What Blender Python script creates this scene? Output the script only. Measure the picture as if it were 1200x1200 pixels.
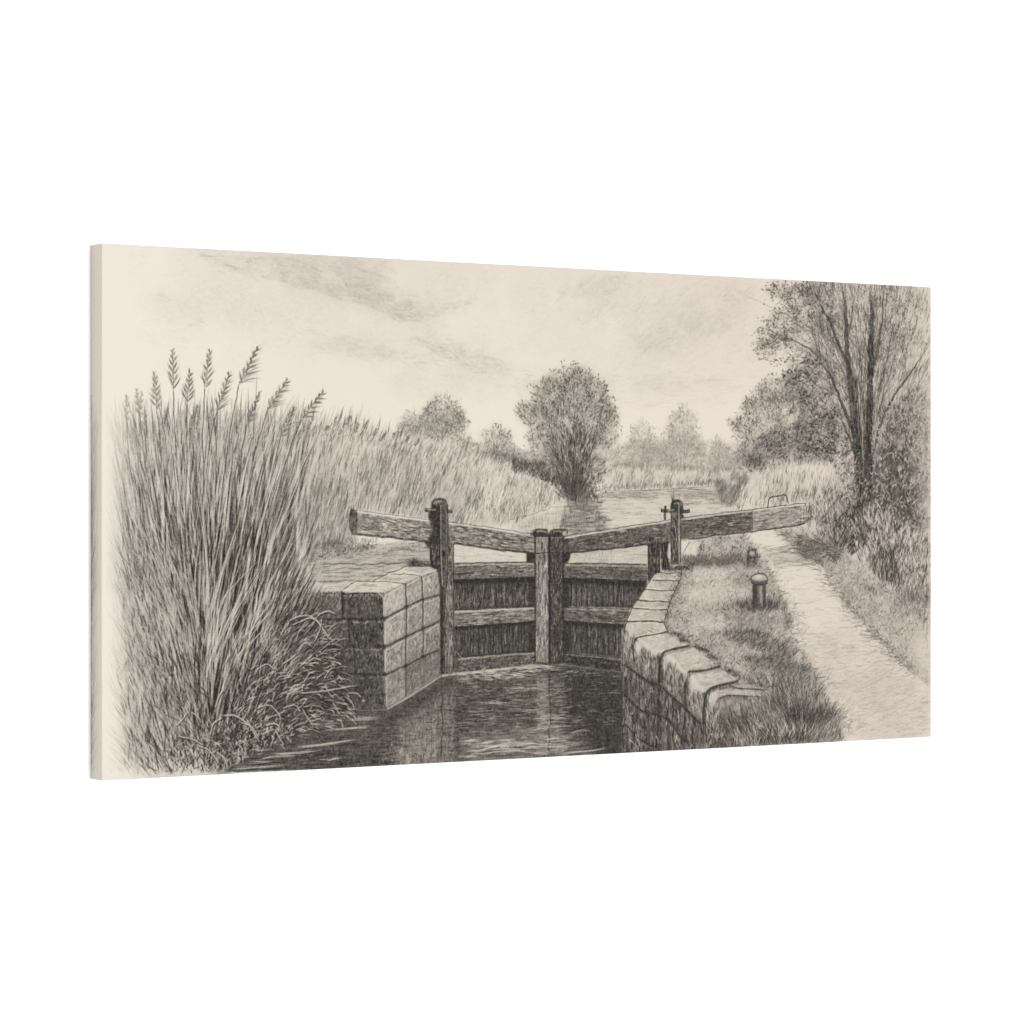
"""A stretched canvas print of a pencil drawing (a canal lock) hanging on a
bright white wall, seen obliquely from its left."""
import bpy, bmesh, math
import numpy as np
from mathutils import Vector

for o in list(bpy.data.objects):
    bpy.data.objects.remove(o, do_unlink=True)
scene = bpy.context.scene

# ---------------------------------------------------------------- measurements
CW, CH, CT = 1.016, 0.508, 0.0254        # canvas 40 x 20 inches on 1 inch bars
ZC = 1.5                                 # height of its centre on the wall
FRONT = -CT - 0.0008                     # the wall is the plane y = 0
# ---------------------------------------------------------------------- camera
THETA = math.radians(32.03)              # the view turns this far from square-on
FPX, DIST = 3420.0, 2.758                # focal length in 1/1200ths of the picture
F = Vector((math.sin(THETA), math.cos(THETA), 0))
Rr = Vector((math.cos(THETA), -math.sin(THETA), 0))
cam = bpy.data.cameras.new('camera')
cam_ob = bpy.data.objects.new('camera', cam)
scene.collection.objects.link(cam_ob)
left_edge = Vector((-CW/2, FRONT, ZC))
cam_ob.location = left_edge - F*DIST + Rr*(480.7*DIST/FPX)
cam_ob.rotation_euler = (math.radians(90), 0, -THETA)
cam.sensor_width = 36.0
cam.lens = FPX/1200*36
cam.clip_start = 0.05
cam.clip_end = 200
scene.camera = cam_ob
# ------------------------------------------------- light: a bright white studio
world = bpy.data.worlds.new('World')
scene.world = world
world.use_nodes = True
bg = world.node_tree.nodes['Background']
bg.inputs['Color'].default_value = (1.0, 1.0, 1.0, 1)
bg.inputs['Strength'].default_value = 1.17
key = bpy.data.lights.new('key_light', 'AREA')
key.shape = 'RECTANGLE'; key.size = 1.0; key.size_y = 1.0
key.energy = 118.0
key_ob = bpy.data.objects.new('key_light', key)
scene.collection.objects.link(key_ob)
key_ob.location = (0.1, -3.6, ZC)
key_ob.rotation_euler = (Vector((0, 0, ZC)) - Vector(key_ob.location)).to_track_quat('-Z', 'Y').to_euler()
# ------------------------------------------------------------------- exposure
vs = scene.view_settings
scene.display_settings.display_device = 'sRGB'
vs.view_transform = 'Standard'; vs.look = 'None'
vs.exposure = 0.0; vs.gamma = 1.0; vs.use_curve_mapping = False
scene.render.engine = 'CYCLES'
IRR = 2.05                               # light on the canvas front, relative to its colour

# ======================================================================
# THE DRAWING ON THE CANVAS: a pencil engine that lays graphite strokes on
# a sheet (density 0 = bare paper, 1 = deepest graphite)
# ======================================================================
SW, SH = 2048, 1024                      # sheet resolution (2 : 1 canvas)
rng = np.random.default_rng(11)
D = np.zeros((SH, SW), np.float32)       # graphite on the sheet

def _straighten():
    """The drawing was traced from an oblique view; this maps the traced
    coordinates onto the upright sheet."""
    src = [(119.3, 285.0), (1091.5, 336.5), (1091.5, 863.5), (119.3, 915.0)]
    dst = [(0, 0), (SW, 0), (SW, SH), (0, SH)]
    A, b = [], []
    for (x, y), (u, v) in zip(src, dst):
        A.append([x, y, 1, 0, 0, 0, -u*x, -u*y]); b.append(u)
        A.append([0, 0, 0, x, y, 1, -v*x, -v*y]); b.append(v)
    return np.append(np.linalg.solve(np.array(A, float), np.array(b, float)), 1).reshape(3, 3)
HM = _straighten()

def sheet(x, y):
    w = HM[2, 0]*x + HM[2, 1]*y + 1
    return (HM[0, 0]*x + HM[0, 1]*y + HM[0, 2])/w, (HM[1, 0]*x + HM[1, 1]*y + HM[1, 2])/w

def grid_noise(scale_x, scale_y, seed):
    r = np.random.default_rng(seed)
    gw, gh = int(SW/scale_x)+3, int(SH/scale_y)+3
    g = r.random((gh, gw)).astype(np.float32)
    xs = np.arange(SW)/scale_x; ys = np.arange(SH)/scale_y
    xi = xs.astype(int); yi = ys.astype(int)
    fx = (xs-xi).astype(np.float32); fy = (ys-yi).astype(np.float32)
    fx = fx*fx*(3-2*fx); fy = (fy*fy*(3-2*fy))[:, None]
    r0 = g[yi][:, xi]*(1-fx)+g[yi][:, xi+1]*fx
    r1 = g[yi+1][:, xi]*(1-fx)+g[yi+1][:, xi+1]*fx
    return r0*(1-fy)+r1*fy
N_BIG = grid_noise(60, 60, 1)*.6 + grid_noise(25, 25, 2)*.4
N_MID = grid_noise(16, 16, 3)*.6 + grid_noise(8, 8, 4)*.4
N_FINE = grid_noise(5, 5, 5)*.5 + grid_noise(2.6, 2.6, 6)*.5
N_GRAIN = grid_noise(1.7, 1.7, 7)
N_HORZ = grid_noise(30, 4, 8)*.6 + grid_noise(12, 2.4, 9)*.4
N_VERT = grid_noise(4, 30, 10)*.6 + grid_noise(2.4, 12, 12)*.4

def at_noise(F, x, y):
    X, Y = sheet(x, y)
    return F[np.clip(Y, 0, SH-1).astype(int), np.clip(X, 0, SW-1).astype(int)]

def blur(a, r):
    """three box passes, close to a gaussian"""
    r = int(round(r))
    if r < 1: return a
    for _ in range(3):
        for ax in (0, 1):
            p = np.pad(a, [(r+1, r) if i == ax else (0, 0) for i in (0, 1)], mode='edge')
            c = np.cumsum(p, axis=ax, dtype=np.float64)
            n = a.shape[ax]
            hi = np.take(c, np.arange(2*r+1, 2*r+1+n), axis=ax)
            lo = np.take(c, np.arange(0, n), axis=ax)
            a = ((hi-lo)/(2*r+1)).astype(np.float32)
    return a

def lay(y0, x0, cov, v, a, mode):
    h, w = cov.shape
    s = D[y0:y0+h, x0:x0+w]
    c = np.clip(cov*a, 0, 1)
    if mode == 'dark':   s += c*np.maximum(v-s, 0)
    elif mode == 'light': s += c*np.minimum(v-s, 0)
    else:                s += c*(v-s)

def splat(X, Y, Wt, v, a, mode):
    X = X.ravel(); Y = Y.ravel(); Wt = Wt.ravel()
    m = (X >= 0) & (X < SW-1.01) & (Y >= 0) & (Y < SH-1.01) & (Wt > 0)
    X = X[m]; Y = Y[m]; Wt = Wt[m]
    if not len(X): return
    x0 = int(X.min()); y0 = int(Y.min())
    w = int(X.max())-x0+2; h = int(Y.max())-y0+2
    xi = X.astype(np.int64); yi = Y.astype(np.int64)
    fx = X-xi; fy = Y-yi
    b = (yi-y0)*w+(xi-x0)
    acc = np.bincount(b, Wt*(1-fx)*(1-fy), w*h)
    acc += np.bincount(b+1, Wt*fx*(1-fy), w*h)[:w*h]
    acc += np.bincount(b+w, Wt*(1-fx)*fy, w*h)[:w*h]
    acc += np.bincount(b+w+1, Wt*fx*fy, w*h)[:w*h]
    lay(y0, x0, acc.reshape(h, w).astype(np.float32), v, a, mode)

def strokes(P, wd=.8, v=.8, a=1., mode='dark', ta=.12, tb=.3, press=None, shape='even'):
    """P (n, k, 2): n strokes of k traced points each"""
    X, Y = sheet(P[..., 0], P[..., 1])
    gx = np.gradient(X, axis=1); gy = np.gradient(Y, axis=1)
    ds = np.hypot(gx, gy)+1e-6
    t = np.linspace(0, 1, P.shape[1])[None, :]
    prof = np.minimum(1, t/max(ta, 1e-3))*np.minimum(1, (1-t)/max(tb, 1e-3))
    wp = np.ones_like(t)
    if shape == 'blade': wp = (1-t)**.7*.85+.15
    if shape == 'limb': wp = (1-t)**.9*.72+.28
    if shape == 'leaf': wp = np.sin(np.pi*np.clip(t, .02, .98))**.7
    wt = np.atleast_1d(np.asarray(wd, float)*1.8)
    n = max(1, int(np.ceil(wt.max()/.8)))
    pr = np.ones(P.shape[0]) if press is None else press
    for i in range(n):
        o = 0. if n == 1 else ((i+.5)/n-.5)
        half = wt[:, None]*wp if wt.size > 1 else wt[0]*wp
        splat(X-gy/ds*o*half, Y+gx/ds*o*half, ds*prof*half/n*pr[:, None], v, a, mode)

def arcs(x, y, ang, ln, bend):
    """curved strokes starting at (x, y); angle in degrees, 90 is up"""
    n = len(x)
    k = int(np.clip(np.max(ln)*2.1/.8, 4, 400))
    t = np.linspace(0, 1, k)[None, :]
    a = np.radians(np.broadcast_to(ang, n))[:, None]+np.radians(np.broadcast_to(bend, n))[:, None]*(t-.35)
    st = (np.broadcast_to(ln, n)/(k-1))[:, None]
    cx = np.cumsum(np.cos(a)*st, axis=1); cy = np.cumsum(-np.sin(a)*st, axis=1)
    return np.stack([x[:, None]+cx, y[:, None]+cy], -1)

def path(pts, wobble=0., k=None):
    """one smooth traced line through pts"""
    p = np.array(pts, float)
    if len(p) > 2:
        q = np.vstack([2*p[0]-p[1], p, 2*p[-1]-p[-2]])
        out = []
        for i in range(1, len(q)-2):
            t = np.linspace(0, 1, 12, endpoint=False)[:, None]
            a, b, c, d = q[i-1], q[i], q[i+1], q[i+2]
            out.append(.5*(2*b+(c-a)*t+(2*a-5*b+4*c-d)*t*t+(3*b-a-3*c+d)*t**3))
        p = np.vstack(out+[p[-1:]])
    s = np.concatenate([[0], np.cumsum(np.hypot(*np.diff(p, axis=0).T))])
    k = k or max(6, int(s[-1]*2.6))
    q = np.linspace(0, s[-1], k)
    x = np.interp(q, s, p[:, 0]); y = np.interp(q, s, p[:, 1])
    if wobble:
        m = max(4, int(s[-1]/5))
        x = x+np.interp(q, np.linspace(0, s[-1], m), rng.normal(0, wobble, m))
        y = y+np.interp(q, np.linspace(0, s[-1], m), rng.normal(0, wobble, m))
    return np.stack([x, y], -1)[None]

def line(pts, wd=.9, v=.85, a=1., mode='dark', wobble=.25, ta=.02, tb=.02, shape='even', grit=.35):
    P = path(pts, wobble)
    if grit:                                    # the pencil skips over the tooth of the paper
        k = P.shape[1]; m = max(3, k//7)
        g = 1-grit*np.interp(np.arange(k), np.linspace(0, k, m), rng.random(m))
        X, Y = sheet(P[..., 0], P[..., 1])
        gx = np.gradient(X, axis=1); gy = np.gradient(Y, axis=1); ds = np.hypot(gx, gy)+1e-6
        t = np.linspace(0, 1, k)[None, :]
        prof = np.minimum(1, t/max(ta, 1e-3))*np.minimum(1, (1-t)/max(tb, 1e-3))*g
        wp = (1-t)*.8+.2 if shape == 'blade' else ((1-t)*.66+.34 if shape == 'limb' else np.ones_like(t))
        wt = wd*1.8; n = max(1, int(np.ceil(wt/.8)))
        for i in range(n):
            o = 0. if n == 1 else ((i+.5)/n-.5)
            splat(X-gy/ds*o*wt*wp, Y+gx/ds*o*wt*wp, ds*prof*wt*wp/n, v, a, mode)
    else:
        strokes(P, wd, v, a, mode, ta, tb, shape=shape)

def poly_mask(pts, feather=1.):
    p = np.array(pts, float)
    X, Y = sheet(p[:, 0], p[:, 1])
    m = int(feather*5)+3
    x0 = max(0, int(X.min())-m); x1 = min(SW, int(X.max())+m+1)
    y0 = max(0, int(Y.min())-m); y1 = min(SH, int(Y.max())+m+1)
    yy = np.arange(y0, y1)+.5; xx = np.arange(x0, x1)+.5
    inside = np.zeros((y1-y0, x1-x0), bool)
    n = len(X)
    for i in range(n):
        xa, ya, xb, yb = X[i], Y[i], X[(i+1) % n], Y[(i+1) % n]
        if ya == yb: continue
        c = ((ya > yy) != (yb > yy))
        xi = xa+(yy-ya)/(yb-ya)*(xb-xa)
        inside ^= c[:, None] & (xx[None, :] < xi[:, None])
    return y0, x0, blur(inside.astype(np.float32), feather*1.8) if feather > 0 else inside.astype(np.float32)

def tone(pts, v, a=1., feather=1., mode='set', tex=None, amt=0.):
    """smudge a closed shape with graphite"""
    y0, x0, m = poly_mask(pts, feather)
    if tex is not None:
        h, w = m.shape
        m = m*np.clip(1+amt*(tex[y0:y0+h, x0:x0+w]-.5)*2, 0, 2)
    lay(y0, x0, m, v, a, mode)

def inside(pts, x, y):
    p = np.array(pts, float); r = np.zeros(len(x), bool)
    for i in range(len(p)):
        (xa, ya), (xb, yb) = p[i], p[(i+1) % len(p)]
        if ya == yb: continue
        r ^= ((ya > y) != (yb > y)) & (x < xa+(y-ya)/(yb-ya)*(xb-xa))
    return r

def scatter(pts, n, dens=None):
    p = np.array(pts, float); lo = p.min(0); hi = p.max(0)
    X = np.zeros(0); Y = np.zeros(0)
    for _ in range(40):
        x = rng.uniform(lo[0], hi[0], n*2); y = rng.uniform(lo[1], hi[1], n*2)
        k = inside(pts, x, y)
        if dens is not None: k &= rng.random(len(x)) < dens(x, y)
        X = np.append(X, x[k]); Y = np.append(Y, y[k])
        if len(X) >= n: break
    return X[:n], Y[:n]

def hatch(pts, n, ang, ln, wd=.7, v=.7, a=.8, mode='dark', spread=8, bend=15, ta=.15, tb=.4,
          dens=None, clump=None, amt=.8, shape='even', press=(.4, 1.), lnj=.35):
    x, y = scatter(pts, n, dens)
    n = len(x)
    if not n: return
    A = (ang(x, y) if callable(ang) else np.full(n, float(ang)))+rng.normal(0, spread, n)
    L = (ln(x, y) if callable(ln) else np.full(n, float(ln)))*np.clip(rng.normal(1, lnj, n), .35, 1.9)
    B = rng.normal(0, 1, n)*bend
    pr = rng.uniform(press[0], press[1], n)
    if clump is not None: pr = pr*np.clip(1+amt*(at_noise(clump, x, y)-.5)*3, .05, 1.8)
    # work in length classes so short strokes are not oversampled
    for lo, hi in ((0, 6), (6, 14), (14, 30), (30, 400)):
        k = (L >= lo) & (L < hi)
        if k.any():
            strokes(arcs(x[k], y[k], A[k], L[k], B[k]), wd, v, a, mode, ta, tb, pr[k], shape)

def ellipse(cx, cy, rx, ry, rough=.08, n=40, seed=None):
    r = np.random.default_rng(seed if seed is not None else rng.integers(1e9))
    t = np.linspace(0, 2*np.pi, n, endpoint=False)
    k = 1+rough*(np.sin(3*t+r.uniform(0, 6))+np.sin(7*t+r.uniform(0, 6))*.7+r.normal(0, .6, n))
    return np.stack([cx+rx*k*np.cos(t), cy+ry*k*np.sin(t)], -1)

def foliage(blobs, n, v, root, under=.25, ln=3.2, wd=.9, spread=40, light=.3, lv=.15, edge=.35, a=.7, up=0., feather=2.5, patch=.55):
    """a leafy crown: smudged masses, leaf dabs fanning out from the root, lifted lights"""
    ar = np.array([b[2]*b[3] for b in blobs]); ar = ar/ar.sum()
    for b in blobs:
        tone(ellipse(b[0], b[1], b[2]*.9, b[3]*.9, .10), v*.75, under, feather+1, 'dark', N_MID, patch)
    def dabs(m, vv, mode, lo, hi, aa, l, w, cl):
        i = rng.choice(len(blobs), m, p=ar); B = np.array([b[:4] for b in blobs], float)[i]
        t = rng.uniform(0, 2*np.pi, m); r = np.sqrt(rng.uniform(lo*lo, hi*hi, m))
        r *= 1+.09*np.sin(3*t+i*1.7)+.10*np.sin(7*t+i)+.09*np.sin(13*t+2*i)+.05*np.sin(23*t+3*i)
        x = B[:, 0]+B[:, 2]*r*np.cos(t); y = B[:, 1]+B[:, 3]*r*np.sin(t)
        A = np.degrees(np.arctan2(-(y-root[1]), x-root[0]))
        A = A*(1-up)+90*up+rng.normal(0, spread, m)
        L = l*np.clip(rng.normal(1, .4, m), .4, 2)
        pr = rng.uniform(.4, 1.1, m)*np.clip(1+(at_noise(N_MID, x, y)-.5)*3.0*cl*patch, .05, 1.7)
        strokes(arcs(x, y, A, L, rng.normal(0, 45, m)), w, vv, aa, mode, .2, .35, pr, 'leaf')
    n = int(n*.72); wd = wd*1.45; ln = ln*1.12
    dabs(n, v, 'dark', 0, .97, a, ln, wd, 1.)
    dabs(int(n*light*1.5), lv, 'light', 0, .95, .6, ln*.8, wd*.75, -.4)
    dabs(int(n*.35), min(1, v*1.15), 'dark', 0, .85, a*.8, ln*1.1, wd*.8, 1.3)
    dabs(int(n*edge*.5), v*.85, 'dark', .80, 1.10, a*.75, ln*.9, wd*.85, .6)

# ---------------------------------------------------------------- sky
def cloud(pts, v, n, ang, fe=14, ln=9):
    tone(pts, v*1.15, .8, fe, 'dark', N_BIG, .6)
    hatch(pts, int(n*1.5), ang, ln*.7, 1.2, v*2.3, .26, 'dark', 30, 30, clump=N_MID, amt=.9)
tone([(215, 288), (1000, 332), (1000, 420), (700, 440), (300, 400), (170, 360)], .035, 1, 24, 'dark', N_BIG, .9)
tone([(300, 292), (560, 306), (560, 350), (430, 350), (300, 325)], .05, 1, 18, 'dark', N_BIG, .9)
tone([(560, 306), (880, 324), (860, 400), (760, 425), (640, 420), (560, 360)], .045, 1, 20, 'dark', N_BIG, .9)
tone([(430, 352), (560, 352), (640, 372), (620, 405), (520, 392), (430, 380)], .0, .5, 14, 'light')
cloud([(222, 291), (300, 296), (420, 301), (452, 306), (442, 335), (420, 345), (385, 345), (345, 336), (300, 322), (240, 308)], .085, 900, 0, 18)
cloud([(345, 298), (420, 301), (445, 325), (425, 345), (385, 348), (350, 335)], .085, 500, 25, 20)
cloud([(400, 325), (440, 338), (480, 352), (500, 362), (470, 377), (440, 362), (405, 345)], .11, 420, -28)
cloud([(470, 350), (520, 355), (560, 350), (535, 362), (490, 377), (455, 372)], .09, 300, 0)
cloud([(482, 394), (520, 402), (560, 412), (600, 425), (590, 440), (545, 432), (505, 412)], .09, 420, -18)
cloud([(360, 400), (420, 398), (470, 412), (520, 412), (480, 422), (400, 415)], .06, 330, -5)
cloud([(650, 345), (690, 325), (735, 322), (720, 345), (680, 352)], .08, 330, 30)
cloud([(740, 395), (790, 360), (850, 335), (885, 345), (850, 385), (790, 412), (750, 415)], .08, 700, 35, 14)
cloud([(600, 445), (700, 440), (800, 446), (860, 440), (850, 458), (720, 462), (600, 462)], .06, 300, 5, 12, 14)
cloud([(440, 440), (540, 432), (600, 450), (560, 470), (470, 470)], .04, 160, -5, 10, 14)
cloud([(160, 345), (260, 330), (345, 350), (345, 385), (250, 375), (180, 370)], .045, 300, -8, 12, 14)
hatch([(150, 292), (1000, 336), (1000, 470), (640, 440), (300, 420), (150, 400)], 2600, 8, 9, 1.3, .15, .22, 'dark', 26, 20, clump=N_BIG, amt=1.2)
hatch([(225, 296), (420, 305), (480, 345), (470, 372), (380, 345), (260, 315)], 900, -14, 16, 1.1, .24, .22, 'dark', 12, 14, clump=N_MID, amt=1.2)
hatch([(345, 385), (520, 395), (620, 430), (600, 455), (470, 430), (360, 410)], 620, -12, 16, 1.1, .18, .20, 'dark', 10, 14, clump=N_MID, amt=1.2)
hatch([(600, 440), (880, 440), (880, 475), (740, 480), (600, 465)], 520, 3, 18, 1.1, .16, .20, 'dark', 7, 10, clump=N_MID, amt=1.2)
hatch([(640, 335), (880, 335), (870, 390), (760, 420), (650, 370)], 900, 38, 13, 1.1, .18, .20, 'dark', 16, 14, clump=N_MID, amt=1.2)
D[:] = D*.6+blur(D, 1)*.4
line([(242, 312), (262, 311), (280, 316), (300, 322)], 2.2, .16, .35, wobble=.8)
line([(385, 352), (410, 351), (430, 356), (470, 377)], 2.2, .17, .35, wobble=.8)
line([(455, 372), (470, 376), (492, 374)], 2.2, .2, .35, wobble=.8)
line([(484, 395), (500, 401), (520, 409), (537, 417)], 2.2, .22, .35, wobble=.8)
line([(535, 355), (550, 351), (562, 350)], 2.2, .14, .35, wobble=.8)

# ---------------------------------------------------- distant trees and hedge
HZ = [(600, 533), (640, 528), (700, 530), (735, 520), (790, 515), (860, 522), (870, 552), (840, 558), (705, 552), (600, 552)]
tone(HZ, .22, .8, 4, 'dark', N_MID, .8)
hatch(HZ, 1500, 80, 4.5, .9, .42, .6, 'dark', 30, 30, clump=N_MID)
foliage([(753, 520, 19, 25), (745, 535, 14, 18), (764, 533, 12, 18)], 900, .36, (753, 560), .34, 3.2, .8, up=.35)
foliage([(800, 502, 19, 25), (797, 525, 24, 24), (783, 530, 14, 16), (815, 528, 13, 20)], 1500, .38, (801, 565), .36, 3.2, .8, up=.35)
foliage([(842, 530, 11, 18), (855, 538, 12, 12), (832, 541, 8, 10)], 420, .34, (842, 560), .32, 3, .8, up=.3)
for x0, x1 in ((753, 756), (801, 803), (797, 790), (803, 812), (842, 845)):
    line([(x0, 556), (x0+.5, 535), (x1, 512)], .9, .5, .75, tb=.5)
hatch([(705, 548), (735, 545), (860, 550), (860, 556), (705, 554)], 360, 85, 6, .8, .5, .6, 'dark', 20, 15)
# trees behind the reeds on the far left bank
foliage([(519, 490, 26, 25), (505, 500, 18, 18), (530, 500, 17, 22)], 1500, .52, (518, 535), .40, 3.2, .85, up=.2)
foliage([(482, 496, 14, 13), (494, 506, 16, 14), (476, 506, 11, 8)], 620, .46, (494, 530), .34, 3, .8, up=.2)
foliage([(582, 520, 20, 21), (578, 532, 22, 14), (600, 534, 12, 10)], 950, .48, (580, 555), .36, 3, .85, up=.2)
foliage([(552, 526, 16, 9), (545, 520, 8, 10), (615, 538, 18, 10), (636, 543, 16, 10)], 750, .46, (580, 560), .34, 3, .85, up=.4)
for b in [((518, 530), (518, 500), (517, 480)), ((518, 515), (526, 500), (531, 486)), ((517, 520), (508, 504), (500, 494)),
          ((494, 524), (489, 508), (483, 494)), ((582, 545), (582, 525), (583, 508)), ((582, 540), (574, 524), (569, 514))]:
    line(b, 1.1, .62, .8, tb=.6)
hatch([(520, 535), (560, 530), (600, 536), (640, 545), (665, 560), (665, 575), (620, 560), (560, 545), (520, 540)], 800, 75, 5, 1., .62, .62, 'dark', 25, 25, clump=N_MID)

# --------------------------------------------------------- the far reed bank
FB = [(700, 553), (720, 548), (765, 549), (830, 554), (862, 555), (850, 568), (800, 572), (745, 574), (708, 573)]
tone(FB, .13, 1, 1.5)
hatch(FB, 900, 74, 8, .7, .42, .6, 'dark', 10, 14, clump=N_MID, amt=1.1)
hatch(FB, 300, 76, 8, .8, .02, .6, 'light', 10, 14)
hatch([(708, 569), (745, 570), (800, 567), (848, 563), (848, 570), (800, 574), (745, 576), (708, 576)], 420, 80, 5, .8, .55, .7, 'dark', 14, 10)
line([(710, 574), (745, 575), (800, 572.5), (846, 568)], 1., .6, .8)
# ----------------------------------------------------------- the upper canal
UW = [(595, 618), (640, 600), (680, 588), (706, 576), (745, 576), (800, 573), (842, 569), (856, 578), (864, 590), (866, 602), (790, 611), (660, 630), (628, 630), (596, 622)]
tone(UW, .13, 1, 1)
hatch(UW, 900, 1, 13, .6, .38, .5, 'dark', 2.5, 3, clump=N_HORZ, amt=1.2)
hatch([(706, 576), (838, 569), (845, 580), (760, 584), (706, 584)], 420, 1, 12, .7, .45, .5, 'dark', 2, 3, clump=N_HORZ)
hatch(UW, 130, 1, 16, .9, .02, .7, 'light', 2, 3)
# ripples and the reflection of the big bush
RF = [(662, 593), (700, 585), (708, 586), (700, 600), (712, 612), (706, 622), (672, 626), (655, 620), (660, 605)]
tone(RF, .34, .8, 2.5, 'dark', N_HORZ, .8)
hatch(RF, 520, 88, 5, .9, .62, .55, 'dark', 8, 5, clump=N_MID)
hatch(RF, 300, 2, 8, .8, .62, .6, 'dark', 5, 5, clump=N_HORZ, amt=1.2)
tone([(675, 592), (694, 588), (690, 606), (680, 622), (664, 622), (672, 606)], .5, .6, 2.5, 'dark', N_HORZ, .8)
hatch([(600, 616), (660, 595), (660, 622), (640, 625), (600, 622)], 340, 88, 9, .8, .34, .5, 'dark', 4, 3, clump=N_VERT)
hatch(RF, 40, 1, 9, .8, .12, .7, 'light', 3, 3)
hatch([(800, 580), (842, 578), (842, 590), (805, 592), (780, 588)], 220, 2, 9, .8, .4, .5, 'dark', 4, 4, clump=N_HORZ)
# water seen between balance beams and top rails
tone([(530, 635), (628, 648), (628, 659), (530, 661)], .12, 1, .6)
tone([(660, 648), (787, 634), (787, 663), (660, 660)], .16, 1, .6)
hatch([(660, 648), (787, 634), (787, 663), (660, 660)], 230, 1, 10, .7, .42, .5, 'dark', 3, 4, clump=N_HORZ)
hatch([(664, 648), (720, 643), (720, 660), (664, 660)], 90, 88, 7, .8, .42, .5, 'dark', 5, 4)
hatch([(530, 637), (600, 646), (600, 658), (530, 660)], 60, 2, 10, .7, .4, .5, 'dark', 6, 8)
line([(742, 649), (755, 650), (764, 651)], .8, .55, .8)

# ---------------------------------------------- the reed field, far to near
RFD = [(122, 515), (128, 505), (160, 500), (230, 492), (300, 492), (345, 490), (395, 497), (430, 502), (470, 512), (520, 522), (560, 535), (600, 550),
       (640, 562), (668, 578), (668, 588), (640, 598), (598, 618), (540, 622), (508, 616), (420, 606), (412, 640), (345, 690), (200, 700), (120, 700)]
def reed_ang(x, y): return np.interp(x, [120, 220, 300, 420, 560, 680], [98, 86, 78, 76, 72, 66])
tone(RFD, .17, 1, 5)
tone([(330, 560), (400, 560), (412, 600), (410, 650), (345, 690), (300, 690), (305, 620)], .42, .9, 12, 'dark', N_MID, .5)
def reed_len(x, y): return np.interp(x, [120, 420, 560, 680], [30, 22, 16, 11])
hatch(RFD, 4200, reed_ang, reed_len, 1.0, .62, .55, 'dark', 6, 12, clump=N_MID, amt=.9)
hatch(RFD, 1900, reed_ang, lambda x, y: reed_len(x, y)*.8, 1.25, .08, .55, 'light', 7, 12, clump=N_VERT, amt=.6)
hatch([(420, 560), (520, 570), (600, 590), (598, 618), (508, 616), (420, 606)], 420, reed_ang, 11, 1., .55, .5, 'dark', 9, 12, clump=N_MID)
hatch([(420, 535), (470, 530), (560, 560), (640, 585), (600, 612), (500, 605), (420, 592)], 700, reed_ang, 14, .8, .52, .6, 'dark', 9, 14, clump=N_MID, amt=1.3)
# light feathery tops along the edge of the field
edge_x = np.array([345, 395, 430, 470, 520, 560, 600, 640, 668]); edge_y = np.array([500, 505, 510, 520, 530, 542, 557, 568, 582])
n = 620; ex = rng.uniform(330, 668, n); ey = np.interp(ex, edge_x, edge_y)+rng.uniform(-4, 16, n)
strokes(arcs(ex, ey, rng.normal(66, 9, n), rng.uniform(8, 17, n), rng.normal(-25, 18, n)), 1.2, .03, .6, 'light', .2, .3, rng.uniform(.4, 1, n), 'leaf')
n = 420; ex = rng.uniform(330, 668, n); ey = np.interp(ex, edge_x, edge_y)+rng.uniform(-2, 14, n)
strokes(arcs(ex, ey, rng.normal(70, 8, n), rng.uniform(7, 15, n), rng.normal(-25, 18, n)), .8, .55, .7, 'dark', .2, .3, rng.uniform(.3, 1, n))
hatch([(560, 542), (600, 556), (640, 566), (672, 580), (668, 590), (630, 602), (598, 612), (560, 606)], 700, lambda x, y: rng.normal(80, 16, len(x)), 11, 1., .03, .55, 'light', 8, 20, clump=N_MID)
hatch([(596, 560), (640, 570), (668, 584), (640, 598), (598, 614)], 380, 78, 9, .8, .5, .55, 'dark', 16, 20, clump=N_MID)
line([(595, 609), (612, 605), (640, 598), (665, 591), (690, 586), (716, 581)], 1.1, .55, .6, wobble=.9)
# small dark plumes standing above the field
for tx, ty, h in [(396, 485, 16), (366, 492, 16), (404, 496, 14), (385, 500, 12), (420, 497, 12), (430, 494, 10), (356, 497, 13), (441, 503, 10), (410, 489, 10),
                  (452, 507, 9), (462, 508, 9), (478, 513, 9), (490, 515, 9), (345, 478, 18), (330, 500, 14), (318, 498, 16), (303, 502, 14), (288, 498, 14)]:
    m = 34; s = rng.uniform(0, 1, m)
    px = tx-s*h*.42+rng.normal(0, 1.3, m)*(.4+s); py = ty+s*h
    strokes(arcs(px, py, rng.normal(66, 16, m), rng.uniform(2, 5, m), rng.normal(0, 30, m)), .9, .55, .7, 'dark', .2, .3, rng.uniform(.4, 1, m), 'leaf')
    line([(tx-h*.4, ty+h), (tx-h*.62, ty+h*1.8)], .8, .5, .8, tb=.4)

# --------------------------------------------------------- big bush by the bend
BC = [(668, 458, 30, 32), (684, 470, 32, 36), (648, 470, 26, 30), (640, 487, 24, 24), (700, 484, 22, 30), (672, 505, 44, 34), (620, 484, 13, 14), (614, 480, 9, 9), (634, 516, 18, 15), (712, 512, 14, 18), (718, 490, 9, 12), (672, 545, 26, 26), (698, 548, 14, 16), (650, 538, 14, 13)]
foliage(BC, 3500, .64, (672, 600), .46, 3.8, .95, 34, .52, .05, .20, .75)
tone([(645, 515), (672, 505), (702, 515), (695, 560), (684, 582), (664, 582), (655, 560)], .62, .55, 9, 'dark', N_MID, .9)
hatch([(648, 515), (672, 500), (698, 515), (690, 560), (684, 586), (662, 586), (656, 560)], 480, lambda x, y: np.degrees(np.arctan2(590-y, (x-672)*.8)), 13, .9, .85, .65, 'dark', 8, 10, clump=N_VERT)
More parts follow.
